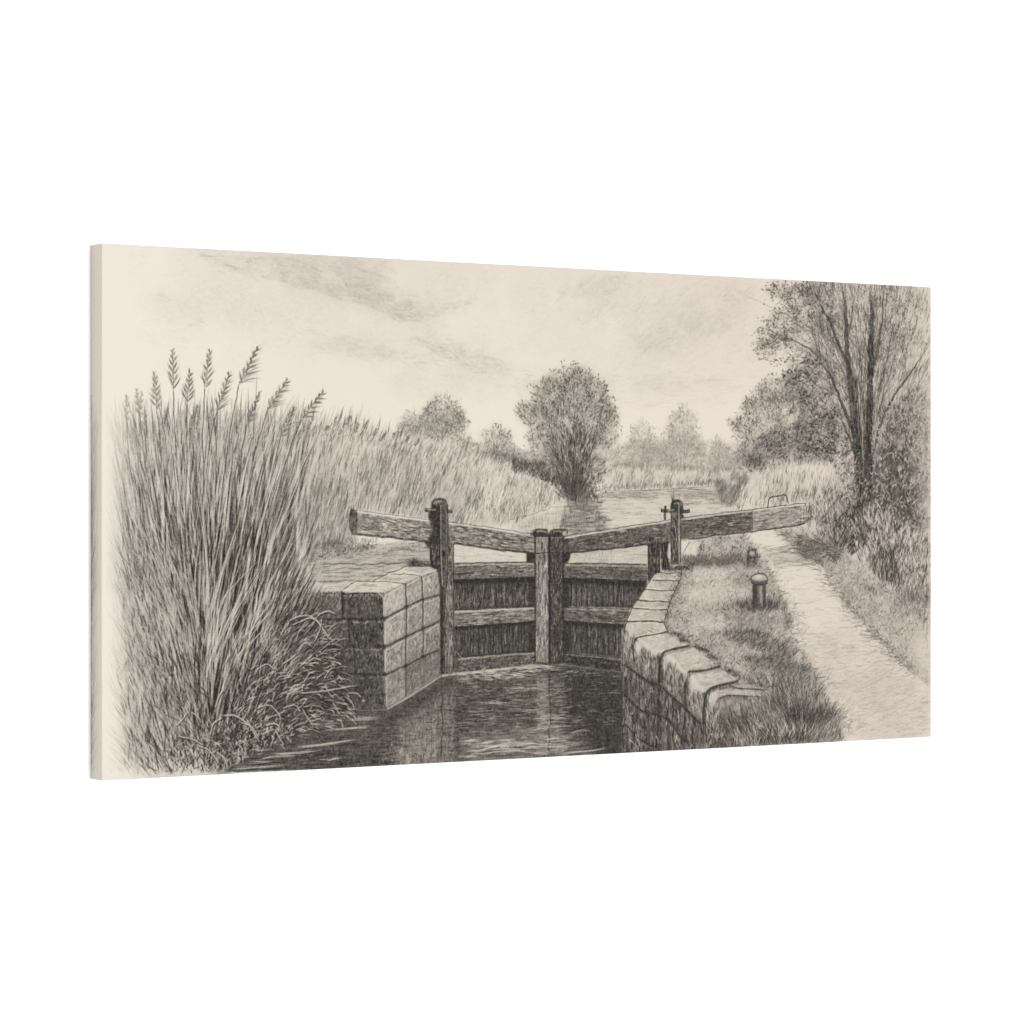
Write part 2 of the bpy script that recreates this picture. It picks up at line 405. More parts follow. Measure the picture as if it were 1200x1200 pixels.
hatch([(640, 480), (672, 470), (705, 480), (692, 555), (658, 555)], 210, lambda x, y: np.degrees(np.arctan2(600-y, (x-672)*.9)), 7, 1.1, .10, .7, 'light', 12, 14)
for b in [((672, 588), (671, 555), (667, 520), (660, 490)), ((674, 588), (675, 550), (679, 515), (684, 480)), ((669, 588), (662, 550), (650, 520), (635, 500)),
          ((677, 588), (684, 550), (696, 525), (708, 505)), ((671, 588), (668, 550), (655, 510), (643, 475)), ((675, 588), (681, 545), (692, 510), (700, 470)),
          ((673, 588), (673, 540), (673, 500), (671, 450)), ((667, 580), (655, 555), (640, 535)), ((679, 580), (690, 558), (705, 540))]:
    line(b, 1.8, .86, .7, shape='blade', tb=.45, wobble=.6)
tone([(662, 560), (684, 560), (686, 590), (664, 590)], .82, .6, 3, 'dark', N_VERT, .5)
hatch([(600, 542), (640, 545), (664, 560), (664, 580), (640, 566), (600, 553)], 700, 80, 6, .9, .72, .75, 'dark', 25, 20, clump=N_MID)
hatch([(684, 560), (704, 556), (712, 580), (690, 588), (684, 586)], 420, 75, 5, .9, .7, .7, 'dark', 35, 30, clump=N_MID)
hatch([(690, 556), (712, 560), (712, 578), (696, 582)], 90, 80, 6, 1., .05, .6, 'light', 25, 30)
# the dark hedge foot left of the bush
# -------------------------------------------------------- right bank, far part
GB = [(905, 458, 30, 20), (873, 500, 20, 17), (890, 480, 25, 22), (920, 490, 40, 45), (900, 525, 42, 24), (950, 510, 40, 40), (880, 540, 25, 14), (940, 470, 30, 28)]
GB = [(905, 460, 22, 18), (873, 502, 17, 14), (862, 496, 9, 7), (888, 482, 20, 16), (880, 474, 10, 9), (915, 488, 30, 34), (900, 525, 40, 22), (950, 515, 36, 34), (880, 540, 24, 13), (942, 470, 22, 24), (925, 450, 14, 14)]
foliage(GB, 3700, .56, (925, 590), .40, 3.8, .95, 40, .50, .07, .20, .7, up=.25, patch=.7)
for q in [[(925, 550), (918, 510), (908, 470)], [(930, 550), (935, 505), (940, 470)], [(915, 550), (900, 515), (882, 490)], [(920, 545), (910, 505), (893, 475)], [(935, 548), (950, 515), (958, 490)]]: line(q, 1.4, .75, .6, shape='blade', tb=.5, wobble=.8)
tone([(880, 515), (925, 500), (965, 505), (970, 548), (930, 550), (880, 552), (862, 556), (868, 535)], .60, .6, 9, 'dark', N_MID, .7)
hatch([(870, 520), (925, 500), (975, 500), (980, 552), (925, 552), (870, 562)], 650, 70, 5.5, 1.2, .82, .6, 'dark', 32, 30, clump=N_MID)
hatch([(862, 520), (925, 490), (975, 470), (980, 545), (900, 548)], 560, 60, 4, 1.3, .12, .6, 'light', 40, 40)

# ------------------------------------------------------------- the tall tree
TH = [(990, 336), (1091, 338), (1091, 480), (1060, 500), (1000, 520), (965, 470), (950, 400), (950, 345)]
tone([(945, 330), (1060, 338), (1060, 440), (1030, 520), (1000, 520), (975, 470), (955, 400)], .18, .9, 12, 'dark', N_MID, .7)
tone([(1050, 338), (1091, 340), (1091, 470), (1050, 470)], .16, .9, 8, 'dark', N_MID, .8)
def fan(x, y): return np.degrees(np.arctan2(660-y, (x-1012)*1.25))
hatch([(945, 330), (1091, 338), (1091, 470), (1040, 530), (990, 530), (960, 440)], 2300, fan, 17, 1., .70, .6, 'dark', 8, 12, clump=N_MID, amt=.9,
      dens=lambda x, y: np.clip((1105-x)/70, .35, 1))
hatch([(950, 332), (1091, 338), (1091, 470), (1040, 520), (995, 520), (965, 440)], 1300, fan, 9, 1.4, .04, .65, 'light', 13, 14)
hatch([(950, 332), (1060, 338), (1060, 450), (1030, 500), (995, 500), (965, 430)], 700, lambda x, y: rng.normal(90, 45, len(x)), 4, 1.2, .66, .55, 'dark', 10, 40, shape='leaf')
foliage([(990, 350, 34, 18), (1030, 352, 34, 18), (985, 385, 30, 24), (1030, 395, 34, 26), (1065, 360, 22, 24), (1065, 405, 22, 26), (1000, 425, 30, 24), (1040, 435, 26, 24)], 1900, .60, (1012, 600), .12, 3.8, .95, 32, .5, .05, .2, .6, up=.2, patch=.8)
TL = [(918, 340, 22, 9), (936, 350, 22, 16), (950, 340, 22, 10), (958, 372, 28, 22), (925, 378, 26, 18), (905, 395, 20, 13), (900, 408, 17, 9), (930, 400, 26, 15), (945, 420, 22, 10),
      (965, 440, 24, 20), (945, 450, 25, 18), (955, 480, 30, 26), (985, 470, 22, 40), (940, 432, 14, 8), (975, 505, 24, 28)]
foliage(TL, 3300, .66, (985, 440), .30, 3.6, .95, 50, .3, .04, .20, .7, patch=.9)
for b in TL[:9]:      # leafy twig ends against the sky
    m = int(b[2]*b[3]*.10)
    x = b[0]+rng.normal(0, .62, m)*b[2]; y = b[1]+rng.normal(0, .62, m)*b[3]
    y = np.maximum(y, 328+(x-920)*.053)
    strokes(arcs(x, y, rng.normal(205, 40, m), rng.uniform(2.5, 5, m), rng.normal(0, 40, m)), 1.2, .68, .75, 'dark', .2, .3, rng.uniform(.4, 1, m), 'leaf')
for tx, ty in [(885, 410), (891, 405), (890, 420), (899, 424), (909, 426), (893, 384), (890, 371), (915, 362), (899, 331), (905, 340), (913, 346), (924, 354), (898, 376)]:
    m = 12; s = rng.uniform(0, 1, m)
    x = tx+s*16+rng.normal(0, 1.5, m); y = ty-s*5*(-1 if ty < 380 else 1)+rng.normal(0, 1.5, m)
    strokes(arcs(x, y, rng.normal(215, 35, m), rng.uniform(2, 4.5, m), rng.normal(0, 40, m)), 1.3, .7, .8, 'dark', .2, .3, rng.uniform(.5, 1, m), 'leaf')
# branches
for b, w, v in [
    ([(1011, 592), (1006, 555), (1004, 525), (1001, 500), (998, 462), (994, 425), (992, 400), (991, 369), (989, 336)], 6.5, .9),
    ([(1016, 590), (1017, 550), (1017, 515), (1019, 480), (1020, 450), (1021, 421), (1021.7, 369), (1020, 338)], 7, .9),
    ([(1004, 540), (1000, 508), (991, 483), (982, 460), (974, 442), (966, 430), (959.6, 419)], 4.2, .88),
    ([(959.6, 419), (950, 410), (939, 403), (928, 398), (914, 394)], 2., .72),
    ([(960, 419), (957, 405), (953, 392), (950, 380)], 1.8, .7),
    ([(998, 440), (993, 425), (982.5, 404), (974, 380), (966, 366), (958.5, 350), (952, 336)], 3.6, .85),
    ([(1020, 562), (1026, 520), (1032, 498), (1039, 481), (1048, 463), (1057.5, 450), (1067, 437), (1075, 425), (1084, 412)], 3.6, .85),
    ([(1021, 440), (1023, 428), (1029, 405), (1033.5, 370), (1036, 337)], 3.2, .82),
    ([(1000, 528), (994, 510), (989, 498), (982, 486)], 2.6, .85),
    ([(941, 346), (935, 338), (930, 333)], 2., .72), ([(914, 394), (905, 388), (896, 385)], 1.1, .6), ([(914, 394), (906, 400), (895, 408)], 1.1, .6),
    ([(992, 400), (996, 385), (999, 365), (1002, 345)], 1.8, .7), ([(1021, 400), (1014, 380), (1012, 350)], 1.6, .66), ([(1008, 520), (1008, 470), (1007, 430), (1009, 390)], 2., .7),
    ([(1012, 530), (1013, 480), (1011, 440), (1005, 400)], 1.6, .7), ([(1029, 500), (1036, 460), (1045, 430), (1050, 400)], 1.6, .62), ([(1024, 510), (1031, 460), (1040, 420), (1048, 370)], 1.5, .62),
    ([(1057, 450), (1061, 430), (1063, 410)], 1.2, .55), ([(982, 404), (970, 395), (962, 392)], 1.2, .6), ([(994, 430), (985, 415), (977, 400), (972, 385)], 1.6, .7), ([(976, 445), (970, 425), (968, 405), (962, 385)], 1.5, .65)]:
    line(b, w*(2.1 if w > 6 else 1.5), v, .95, shape='limb', wobble=.5, tb=.12, grit=.2)
for q in ([(998, 440), (1004, 440), (1012, 540), (1012, 598), (1004, 598), (1003, 530)], [(1017, 400), (1025, 400), (1022, 540), (1021, 598), (1014, 598), (1014, 520)]):
    hatch(q, 150, 93, 13, 1.2, .98, .7, 'dark', 4, 4); hatch(q, 26, 93, 9, 1., .4, .6, 'light', 4, 4)
for k in range(46):     # the finer branches
    x0 = rng.uniform(996, 1030); y0 = rng.uniform(400, 520); t_ = (x0-1012)/18*.5+rng.normal(0, .55)
    L_ = rng.uniform(50, 130); x1 = x0+t_*L_*.75; y1 = max(y0-L_, 332+(x0-920)*.05)
    if x1 > 1088: continue
    line([(x0, y0), ((x0+x1)/2-t_*4, (y0+y1)/2), (x1, y1)], rng.uniform(1., 2.), rng.uniform(.55, .8), .75, shape='limb', tb=.4, wobble=.7)
for k in range(40):
    x0 = rng.uniform(955, 990); y0 = rng.uniform(370, 470); L_ = rng.uniform(20, 55); a_ = np.radians(rng.normal(128, 20))
    line([(x0, y0), (x0+np.cos(a_)*L_*.5-2, y0-np.sin(a_)*L_*.5), (x0+np.cos(a_)*L_, y0-np.sin(a_)*L_)], rng.uniform(.8, 1.5), .62, .7, shape='limb', tb=.4, wobble=.7)
tone([(1004, 530), (1022, 530), (1021, 560), (1020, 598), (1005, 598), (1004, 550)], .74, .6, 2, 'dark', N_VERT, .6)
hatch([(1000, 470), (1026, 470), (1024, 560), (1021, 600), (1004, 600), (1004, 550)], 160, 91, 16, 1., .95, .6, 'dark', 4, 4)
for q in [([(1009.5, 480), (1010.5, 510), (1011.5, 540), (1012, 565)], 1.8), ([(1026, 488), (1025, 515), (1023.5, 545), (1022.5, 560)], 1.6), ([(1004.5, 470), (1006, 492)], 1.2), ([(1015, 470), (1014.5, 500)], 1.2), ([(1013, 575), (1013.4, 590)], 1.)]: line(q[0], q[1], .22, .75, 'light', grit=.6)
hatch([(996, 460), (1002, 460), (1010, 560), (1005, 590)], 60, 97, 11, .9, .45, .5, 'light', 4, 4)
foliage([(950, 430, 22, 12), (935, 445, 20, 14), (955, 465, 22, 18), (970, 500, 22, 24), (960, 530, 24, 18), (985, 530, 16, 24)], 1100, .80, (990, 520), .30, 4, 1.2, 60, .55, .1, .1, .7)

# --------------------------------------------- bushes and grass along the right
RB = [(1022, 500), (1045, 470), (1075, 455), (1091, 470), (1091, 700), (1060, 690), (1040, 660), (1005, 640), (985, 610), (1000, 570), (1020, 560)]
tone(RB, .42, .9, 8, 'dark', N_MID, .5)
tone([(1018, 520), (1055, 500), (1082, 560), (1080, 650), (1040, 640), (1008, 610)], .66, .85, 12, 'dark', N_MID, .5)
hatch(RB, 3300, lambda x, y: rng.normal(85, 32, len(x)), 6, 1.3, .78, .6, 'dark', 12, 35, clump=N_MID, amt=.9)
hatch(RB, 1500, lambda x, y: rng.normal(85, 30, len(x)), 5.5, 1.7, .06, .65, 'light', 12, 35, shape='leaf')
hatch([(1030, 440), (1091, 430), (1091, 540), (1050, 530)], 700, 75, 5, .9, .5, .5, 'dark', 45, 40, clump=N_MID)
tone([(1075, 440), (1091, 440), (1091, 700), (1080, 700)], .12, .45, 7, 'light')
# pale grass clump under the trees
GC = [(858, 578), (880, 560), (905, 550), (935, 543), (965, 542), (990, 548), (998, 580), (992, 620), (945, 618), (944, 596), (880, 602), (862, 605), (852, 596)]
tone(GC, .10, 1, 4)
tone([(960, 605), (1005, 575), (1005, 645), (950, 640)], .46, .8, 9, 'dark', N_MID, .5)
def ga(x, y): return np.interp(x, [860, 930, 1000], [75, 82, 100])
hatch(GC, 1200, ga, 11, .75, .55, .55, 'dark', 10, 16, clump=N_MID, amt=1.2)
hatch(GC, 700, ga, 11, .9, .02, .6, 'light', 10, 16)
hatch([(860, 585), (945, 575), (990, 575), (992, 625), (945, 618), (945, 590)], 800, ga, 9, .8, .6, .55, 'dark', 14, 16, clump=N_MID)
tone([(838, 568), (862, 556), (885, 556), (868, 572), (860, 590), (845, 590)], .42, .8, 3, 'dark', N_MID, .6)
hatch([(836, 566), (866, 555), (880, 560), (866, 580), (866, 600), (845, 592)], 420, 68, 7, .8, .62, .6, 'dark', 15, 20, clump=N_MID)
hatch([(905, 552), (985, 545), (1000, 570), (965, 560)], 240, ga, 9, 1., .02, .6, 'light', 14, 16)
hatch([(945, 600), (985, 560), (1008, 575), (1008, 650), (985, 655), (945, 625)], 640, lambda x, y: rng.normal(86, 18, len(x)), 8, 1.15, .78, .55, 'dark', 9, 20, clump=N_MID)
hatch([(945, 580), (985, 560), (1000, 580), (1000, 640), (950, 620)], 360, 85, 7, 1.4, .08, .6, 'light', 18, 20)
hatch([(975, 610), (1012, 590), (1016, 640), (1000, 655), (978, 652)], 420, 75, 8, 1.2, .88, .65, 'dark', 25, 20)
line([(979, 560), (985, 565), (992, 568)], 1.8, .03, .9, 'light', grit=0)
tone([(982, 540), (1004, 530), (1006, 580), (992, 585), (984, 570)], .34, .7, 7, 'dark', N_MID, .8)
hatch([(968, 535), (1005, 525), (1007, 590), (990, 590), (984, 560)], 260, lambda x, y: rng.normal(75, 35, len(x)), 5, 1.2, .75, .65, 'dark', 10, 40, clump=N_MID)
hatch([(972, 535), (1005, 525), (1007, 590), (985, 590)], 130, lambda x, y: rng.normal(75, 35, len(x)), 5, 1.5, .08, .65, 'light', 10, 40)
# the lit tufts in front of the bushes
TU = [(1000, 620), (1012, 600), (1035, 598), (1060, 620), (1091, 640), (1091, 700), (1060, 695), (1030, 680), (1005, 660)]
tone(TU, .34, .7, 6, 'dark', N_MID, .5)
hatch(TU, 620, lambda x, y: np.interp(x, [1000, 1030, 1091], [112, 88, 76]), 11, 2.3, .04, .75, 'light', 14, 18, shape='leaf')
hatch(TU, 620, lambda x, y: np.interp(x, [1000, 1030, 1091], [108, 90, 78]), 9, 1.1, .80, .65, 'dark', 15, 18, clump=N_MID)
hatch([(1015, 655), (1045, 650), (1060, 690), (1040, 690), (1018, 672)], 420, 88, 12, .8, .8, .6, 'dark', 12, 12, clump=N_VERT)

# ------------------------------------------------------- meadow, path and verges
MD = [(800, 640), (845, 626), (872, 628), (905, 671), (928, 721), (930, 745), (958, 792), (980, 845), (990, 868), (845, 877), (825, 876), (806, 790), (778, 745), (785, 700), (800, 664)]
tone(MD, .20, 1, 3, 'set', N_MID, .25)
VG = [(905, 621), (945, 618), (975, 640), (1000, 655), (1040, 690), (1091, 700), (1091, 806), (1043, 762), (1012, 731), (987, 706), (962, 662), (928, 640)]
tone(VG, .20, 1, 3, 'set', N_MID, .25)
PA = [(855, 627), (882, 622), (905, 621), (928, 640), (962, 662), (978, 685), (995, 708), (1012, 731), (1043, 762), (1070, 787), (1091, 806), (1091, 863), (985, 868), (958, 815), (940, 769), (930, 744), (932, 723), (916, 692), (905, 671), (889, 648), (872, 633)]
tone(PA, .05, 1, 4)
tone([(900, 700), (960, 690), (1010, 760), (1091, 830), (1091, 863), (985, 866), (950, 790)], .11, .8, 14, 'dark', N_BIG, 1.3)
hatch([(895, 690), (965, 680), (1015, 760), (1091, 830), (1091, 863), (985, 866), (945, 780)], 900, 8, 10, 1., .28, .4, 'dark', 16, 20, clump=N_MID, amt=1.2)
tone([(905, 680), (960, 672), (1000, 730), (950, 745)], .02, .6, 8, 'light')
hatch(PA, 520, 3, 12, .95, .30, .42, 'dark', 12, 22, clump=N_HORZ, amt=1.4)
hatch([(889, 640), (930, 640), (962, 662), (905, 664)], 200, 2, 13, .8, .45, .55, 'dark', 8, 10, clump=N_HORZ)
tone([(886, 644), (935, 648), (955, 660), (900, 660)], .28, .7, 4, 'dark', N_HORZ, .7)
tone([(925, 628), (965, 632), (990, 648), (975, 662), (945, 652)], .46, .85, 5, 'dark', N_MID, .6)
hatch([(915, 624), (965, 630), (995, 650), (970, 664), (940, 650)], 520, 170, 9, .8, .68, .6, 'dark', 22, 20, clump=N_MID)
hatch([(1000, 790), (1060, 782), (1091, 812), (1091, 850), (1000, 858), (970, 810)], 420, 28, 17, 1., .26, .38, 'dark', 14, 20, clump=N_HORZ, amt=1.3)
hatch([(935, 740), (1040, 762), (1050, 790), (965, 790)], 190, 12, 13, 1., .26, .4, 'dark', 14, 22, clump=N_MID, amt=1.4)
# right edge of the path
def near(pts, n, sx, sy):
    P = path(pts, 0, 400)[0]; i = rng.integers(0, 400, n)
    return P[i, 0]+rng.normal(0, sx, n), P[i, 1]+rng.normal(0, sy, n)
PR = [(928, 640), (945, 653), (962, 664), (978, 687), (995, 709), (1012, 732), (1043, 763), (1060, 778), (1075, 790)]
x, y = near(PR, 700, 5, 3.2)
strokes(arcs(x+3, y, rng.normal(150, 45, 700), rng.uniform(3, 9, 700), rng.normal(0, 30, 700)), .8, .62, .6, 'dark', .2, .4, rng.uniform(.3, 1, 700))
x, y = near(PR[2:], 160, 7, 2.5)
strokes(arcs(x, y, rng.normal(176, 8, 160), rng.uniform(6, 16, 160), rng.normal(0, 20, 160)), .75, .55, .65, 'dark', .1, .5, rng.uniform(.3, 1, 160))
line([(1043, 762), (1058, 777), (1068, 786), (1084, 800), (1091, 807)], .9, .45, .7, wobble=.8)
PL = [(872, 631), (889, 648), (905, 671), (916, 692), (931, 722), (931, 744), (940, 769), (956, 792), (966, 815), (990, 852)]
x, y = near(PL, 800, 7, 4)
strokes(arcs(x-3, y, rng.normal(30, 40, 800), rng.uniform(3, 9, 800), rng.normal(0, 30, 800)), .95, .5, .55, 'dark', .2, .4, rng.uniform(.3, 1, 800))
hatch(VG, 1800, lambda x, y: rng.normal(80, 45, len(x)), 5, 1.05, .54, .5, 'dark', 10, 40, clump=N_MID, amt=1.3)
tone(VG, .32, .4, 2, 'dark', N_MID, 1.4)
hatch(VG, 900, lambda x, y: rng.normal(75, 40, len(x)), 4, 1.1, .6, .5, 'dark', 10, 45, clump=N_HORZ, amt=1.4)
hatch(VG, 520, 70, 5, .9, .02, .6, 'light', 45, 40)
hatch([(1020, 675), (1091, 690), (1091, 740), (1050, 720), (1010, 690)], 500, 85, 8, .8, .62, .55, 'dark', 20, 20, clump=N_MID)
hatch([(1045, 690), (1091, 700), (1091, 715), (1060, 705)], 200, 85, 9, .9, .6, .5, 'dark', 14, 15)
tone([(1060, 745), (1091, 740), (1091, 800), (1075, 785)], .05, .7, 8, 'light')
# meadow between coping and path
hatch(MD, 4200, lambda x, y: rng.normal(75, 45, len(x)), 4.5, 1.05, .60, .55, 'dark', 10, 45, clump=N_MID, amt=1.2)
hatch(MD, 1300, 65, 4.5, 1.3, .02, .6, 'light', 45, 40)
tone(MD, .34, .5, 2, 'dark', N_MID, 1.4)
hatch(MD, 2600, lambda x, y: rng.normal(70, 40, len(x)), 4, 1.1, .62, .5, 'dark', 10, 45, clump=N_HORZ, amt=1.4)
tone(MD, .28, .4, 3, 'dark', N_BIG, 2.)
hatch(MD, 1300, lambda x, y: rng.normal(72, 35, len(x)), 6, .9, .78, .6, 'dark', 10, 40, clump=N_MID, amt=1.6)
hatch(MD, 700, lambda x, y: rng.normal(72, 35, len(x)), 5, 1.1, .04, .6, 'light', 10, 40, clump=N_MID, amt=-1.)
for q in ([(800, 690), (850, 682), (905, 690), (860, 705), (805, 705)], [(790, 725), (840, 728), (880, 732), (830, 738)], [(815, 665), (860, 668), (850, 680), (810, 678)], [(870, 752), (930, 760), (915, 768), (880, 764)]): tone(q, .08, .6, 4, 'light', N_MID, .8)
hatch(MD, 420, 3, 7, 1., .5, .5, 'dark', 14, 20, clump=N_HORZ, amt=1.3)
tone([(800, 640), (820, 634), (816, 652), (800, 654)], .05, .8, 1.2, 'light')
tone([(798, 654), (870, 653), (874, 660), (840, 664), (798, 663)], .66, .8, 2, 'dark', N_MID, .6)
hatch([(800, 652), (882, 650), (884, 660), (840, 664), (800, 664)], 420, 85, 5, .8, .66, .65, 'dark', 25, 20)
tone([(860, 668), (880, 664), (882, 690), (860, 690)], .36, .5, 4, 'dark', N_MID, .6)
for bx, by, w_, n_ in [(890, 710, 20, 170), (906, 713, 14, 120), (868, 712, 12, 70)]:
    x = bx+rng.normal(0, w_*.5, n_); y = by+rng.normal(0, 3, n_)
    strokes(arcs(x, y, 90-(x-bx)*1.6+rng.normal(0, 16, n_), rng.uniform(5, 15, n_), rng.normal(0, 25, n_)), .8, .8, .6, 'dark', .1, .6, rng.uniform(.3, 1, n_))
tone([(865, 705), (910, 706), (925, 716), (890, 722), (865, 714)], .42, .45, 4, 'dark', N_MID, .6)
for pts, n_ in [([(840, 745), (870, 738), (905, 748), (935, 765), (925, 775), (880, 762)], 620), ([(868, 770), (910, 772), (950, 785), (935, 792), (890, 785)], 420)]:
    tone(pts, .44, .7, 4, 'dark', N_MID, .6)
    hatch(pts, n_, 65, 8, .8, .72, .6, 'dark', 25, 20, clump=N_MID)
hatch([(845, 715), (925, 720), (930, 745), (850, 740)], 460, 60, 9, .75, .5, .5, 'dark', 18, 20, clump=N_MID)
hatch([(840, 690), (905, 680), (925, 720), (850, 722)], 300, 70, 8, .75, .45, .5, 'dark', 25, 20, clump=N_MID, amt=1.4)

# ------------------------------------------- ground on the left, behind the wall
tone([(330, 684), (412, 683), (401, 694), (330, 696)], .05, 1, 1)
LG = [(345, 652), (410, 640), (506, 634), (506, 664), (478, 665), (436, 681), (402, 684), (345, 684)]
tone(LG, .24, 1, 2.5, 'set', N_HORZ, .3)
hatch(LG, 620, 2, 14, .95, .52, .5, 'dark', 5, 8, clump=N_HORZ, amt=1.3)
hatch([(345, 640), (412, 632), (506, 636), (480, 648), (400, 655), (345, 662)], 560, 70, 5, .8, .55, .5, 'dark', 40, 30, clump=N_MID)
hatch([(345, 640), (430, 632), (440, 645), (345, 662)], 420, 70, 6, .8, .66, .6, 'dark', 35, 30, clump=N_MID)
line([(375, 661), (400, 660.5), (430, 661), (470, 659), (506, 657)], 1.2, .72, .85, wobble=.5)
line([(340, 681), (380, 681.5), (415, 680.5)], .9, .62, .8, wobble=.4)
tone([(476, 660), (486, 655), (500, 658), (508, 662), (504, 668), (480, 664)], .8, .8, 1.2, 'dark', N_FINE, .5)

# ------------------------------------------------------------- the lower water
LW = [(262, 905), (300, 880), (345, 862), (395, 850), (414, 832), (454, 831), (517, 792), (532, 789), (595, 782), (640, 777), (700, 781), (730, 788), (730, 886), (595, 892), (420, 900)]
tone(LW, .68, 1, .8)
tone([(532, 792), (640, 800), (730, 790), (730, 884), (640, 862), (532, 850)], .76, .8, 5, 'dark', N_HORZ, .5)
tone([(655, 790), (730, 790), (730, 886), (680, 886), (650, 830)], .86, .8, 5, 'dark')
hatch(LW, 1500, 2, 15, .8, .93, .6, 'dark', 2.5, 4, clump=N_HORZ, amt=1.2)
hatch(LW, 900, 88, 6, .8, .88, .35, 'dark', 6, 4, clump=N_MID)
hatch([(532, 790), (640, 780), (665, 782), (665, 880), (532, 886)], 520, 3, 9, 1., .30, .5, 'light', 3, 6, clump=N_HORZ, amt=1.3)
hatch([(532, 790), (640, 780), (725, 790), (725, 850), (532, 850)], 380, 2, 8, 1.1, .36, .45, 'light', 4, 6, clump=N_HORZ, amt=1.3)
# reflection of the lit wall and the hinge post
WR = [(454, 833), (517, 794), (533, 792), (533, 895), (446, 899), (450, 850)]
tone(WR, .54, .85, 3, 'light', N_VERT, .6)
tone([(468, 862), (512, 848), (512, 893), (455, 897)], .36, .6, 6, 'light', N_MID, 1.1)
hatch(WR, 260, 2, 9, 1.1, .82, .5, 'dark', 4, 5, clump=N_HORZ, amt=1.3)
hatch([(440, 840), (462, 832), (462, 896), (440, 899)], 110, 2, 11, 1.2, .85, .6, 'dark', 4, 5)
hatch([(518, 800), (545, 800), (545, 890), (518, 893)], 120, 2, 9, 1.2, .85, .55, 'dark', 4, 5)
hatch(WR, 520, 88, 9, .8, .74, .5, 'dark', 8, 8, clump=N_VERT)
hatch(WR, 240, 80, 5, 1.1, .16, .5, 'light', 30, 20, clump=N_MID)
for xx in (475, 495, 505): line([(xx, 822), (xx+.5, 860), (xx, 890)], 1.2, .7, .6, wobble=.8)
line([(517.5, 794), (518, 840), (517, 888)], 1.8, .9, .8, wobble=.8); line([(524, 800), (524, 888)], 2.6, .42, .4, 'light', wobble=.6); line([(530, 806), (530.5, 880)], 2.6, .34, .4, 'light', wobble=1.2)
line([(455, 850), (480, 844), (517, 832)], 1., .72, .7); line([(455, 868), (480, 862), (505, 858)], 1., .7, .6)
hatch([(540, 792), (725, 790), (725, 880), (540, 888)], 420, 89, 9, 1., .55, .3, 'light', 3, 4, clump=N_VERT, amt=1.4)
tone([(540, 868), (600, 850), (680, 858), (700, 884), (600, 892), (540, 894)], .46, .5, 6, 'light', N_HORZ, 1.4)
tone([(629, 790), (642, 790), (642, 886), (629, 888)], .48, .5, 2, 'light', N_HORZ, .8)
tone([(647, 792), (659, 792), (659, 885), (647, 886)], .60, .4, 2, 'light', N_HORZ, .8)
tone([(452, 834), (480, 818), (518, 794), (534, 792), (532, 806), (490, 832), (452, 852)], .80, .75, 3, 'dark', N_HORZ, .5)
# reflections of the two meeting posts
hatch([(628, 795), (643, 795), (643, 885), (628, 885)], 200, 3, 7, .9, .26, .5, 'light', 5, 6)
hatch([(646, 800), (660, 800), (660, 885), (646, 885)], 140, 3, 7, .9, .34, .5, 'light', 5, 6)
line([(644, 790), (644.5, 830), (643, 880)], 1.8, .92, .75, wobble=.7)
# long bright ripples
for pts, w_ in [([(548, 881), (570, 877), (600, 872), (625, 870)], 2.2), ([(600, 877), (630, 873), (650, 874), (685, 868)], 1.5), ([(552, 884), (590, 880), (640, 882)], 1.4),
               ([(655, 881), (690, 879), (720, 876)], 1.8), ([(664, 858), (680, 855), (700, 857)], 1.2), ([(598, 830), (620, 832), (640, 831)], 1.2), ([(600, 822), (625, 820)], 1.), ([(560, 826), (600, 825), (625, 828)], 1.),
               ([(615, 784), (640, 780), (660, 782)], 1.2), ([(600, 858), (640, 852), (680, 850)], 1.2), ([(545, 838), (575, 836)], 1.), ([(595, 808), (620, 806), (640, 807)], 1.), ([(620, 843), (660, 841), (680, 843)], 1.1)]:
    for q in range(3):
        line([(a+rng.normal(0, 5), b+rng.normal(0, 1.6)) for a, b in pts], w_*.6, .08, .7, 'light', ta=.3, tb=.4)
for k in range(34):
    x_ = rng.uniform(560, 690); y_ = rng.uniform(800, 884); L_ = rng.uniform(8, 26)
    line([(x_-L_/2, y_+rng.normal(0, .6)), (x_, y_-.7), (x_+L_/2, y_+rng.normal(0, .6))], rng.uniform(.8, 1.4), .2, rng.uniform(.3, .65), 'light', ta=.3, tb=.4)
for k in range(26):
    x_ = rng.uniform(545, 650); y_ = rng.uniform(866, 888)-(x_-545)*.03; L_ = rng.uniform(10, 34)
    line([(x_-L_/2, y_+.6), (x_, y_-.7), (x_+L_/2, y_)], rng.uniform(1.2, 2.2), .06, rng.uniform(.5, .9), 'light', ta=.3, tb=.4)
# foam line where the gate meets the water
line([(454, 831), (470, 822), (490, 809.4), (517, 792)], 1.8, .04, .95, 'light', grit=.15)
line([(405, 833), (430, 832), (454, 831)], 1., .2, .85, 'light')
line([(517, 792), (532, 789.6), (560, 786.5), (595, 783), (625, 779)], 3., .04, .9, 'light', wobble=.6)
hatch([(540, 787), (640, 778), (650, 783), (600, 796), (545, 797)], 240, 176, 9, .8, .12, .6, 'light', 6, 8)
line([(640, 778), (670, 780), (700, 784), (729, 787)], 1.1, .3, .8, 'light', wobble=.5)
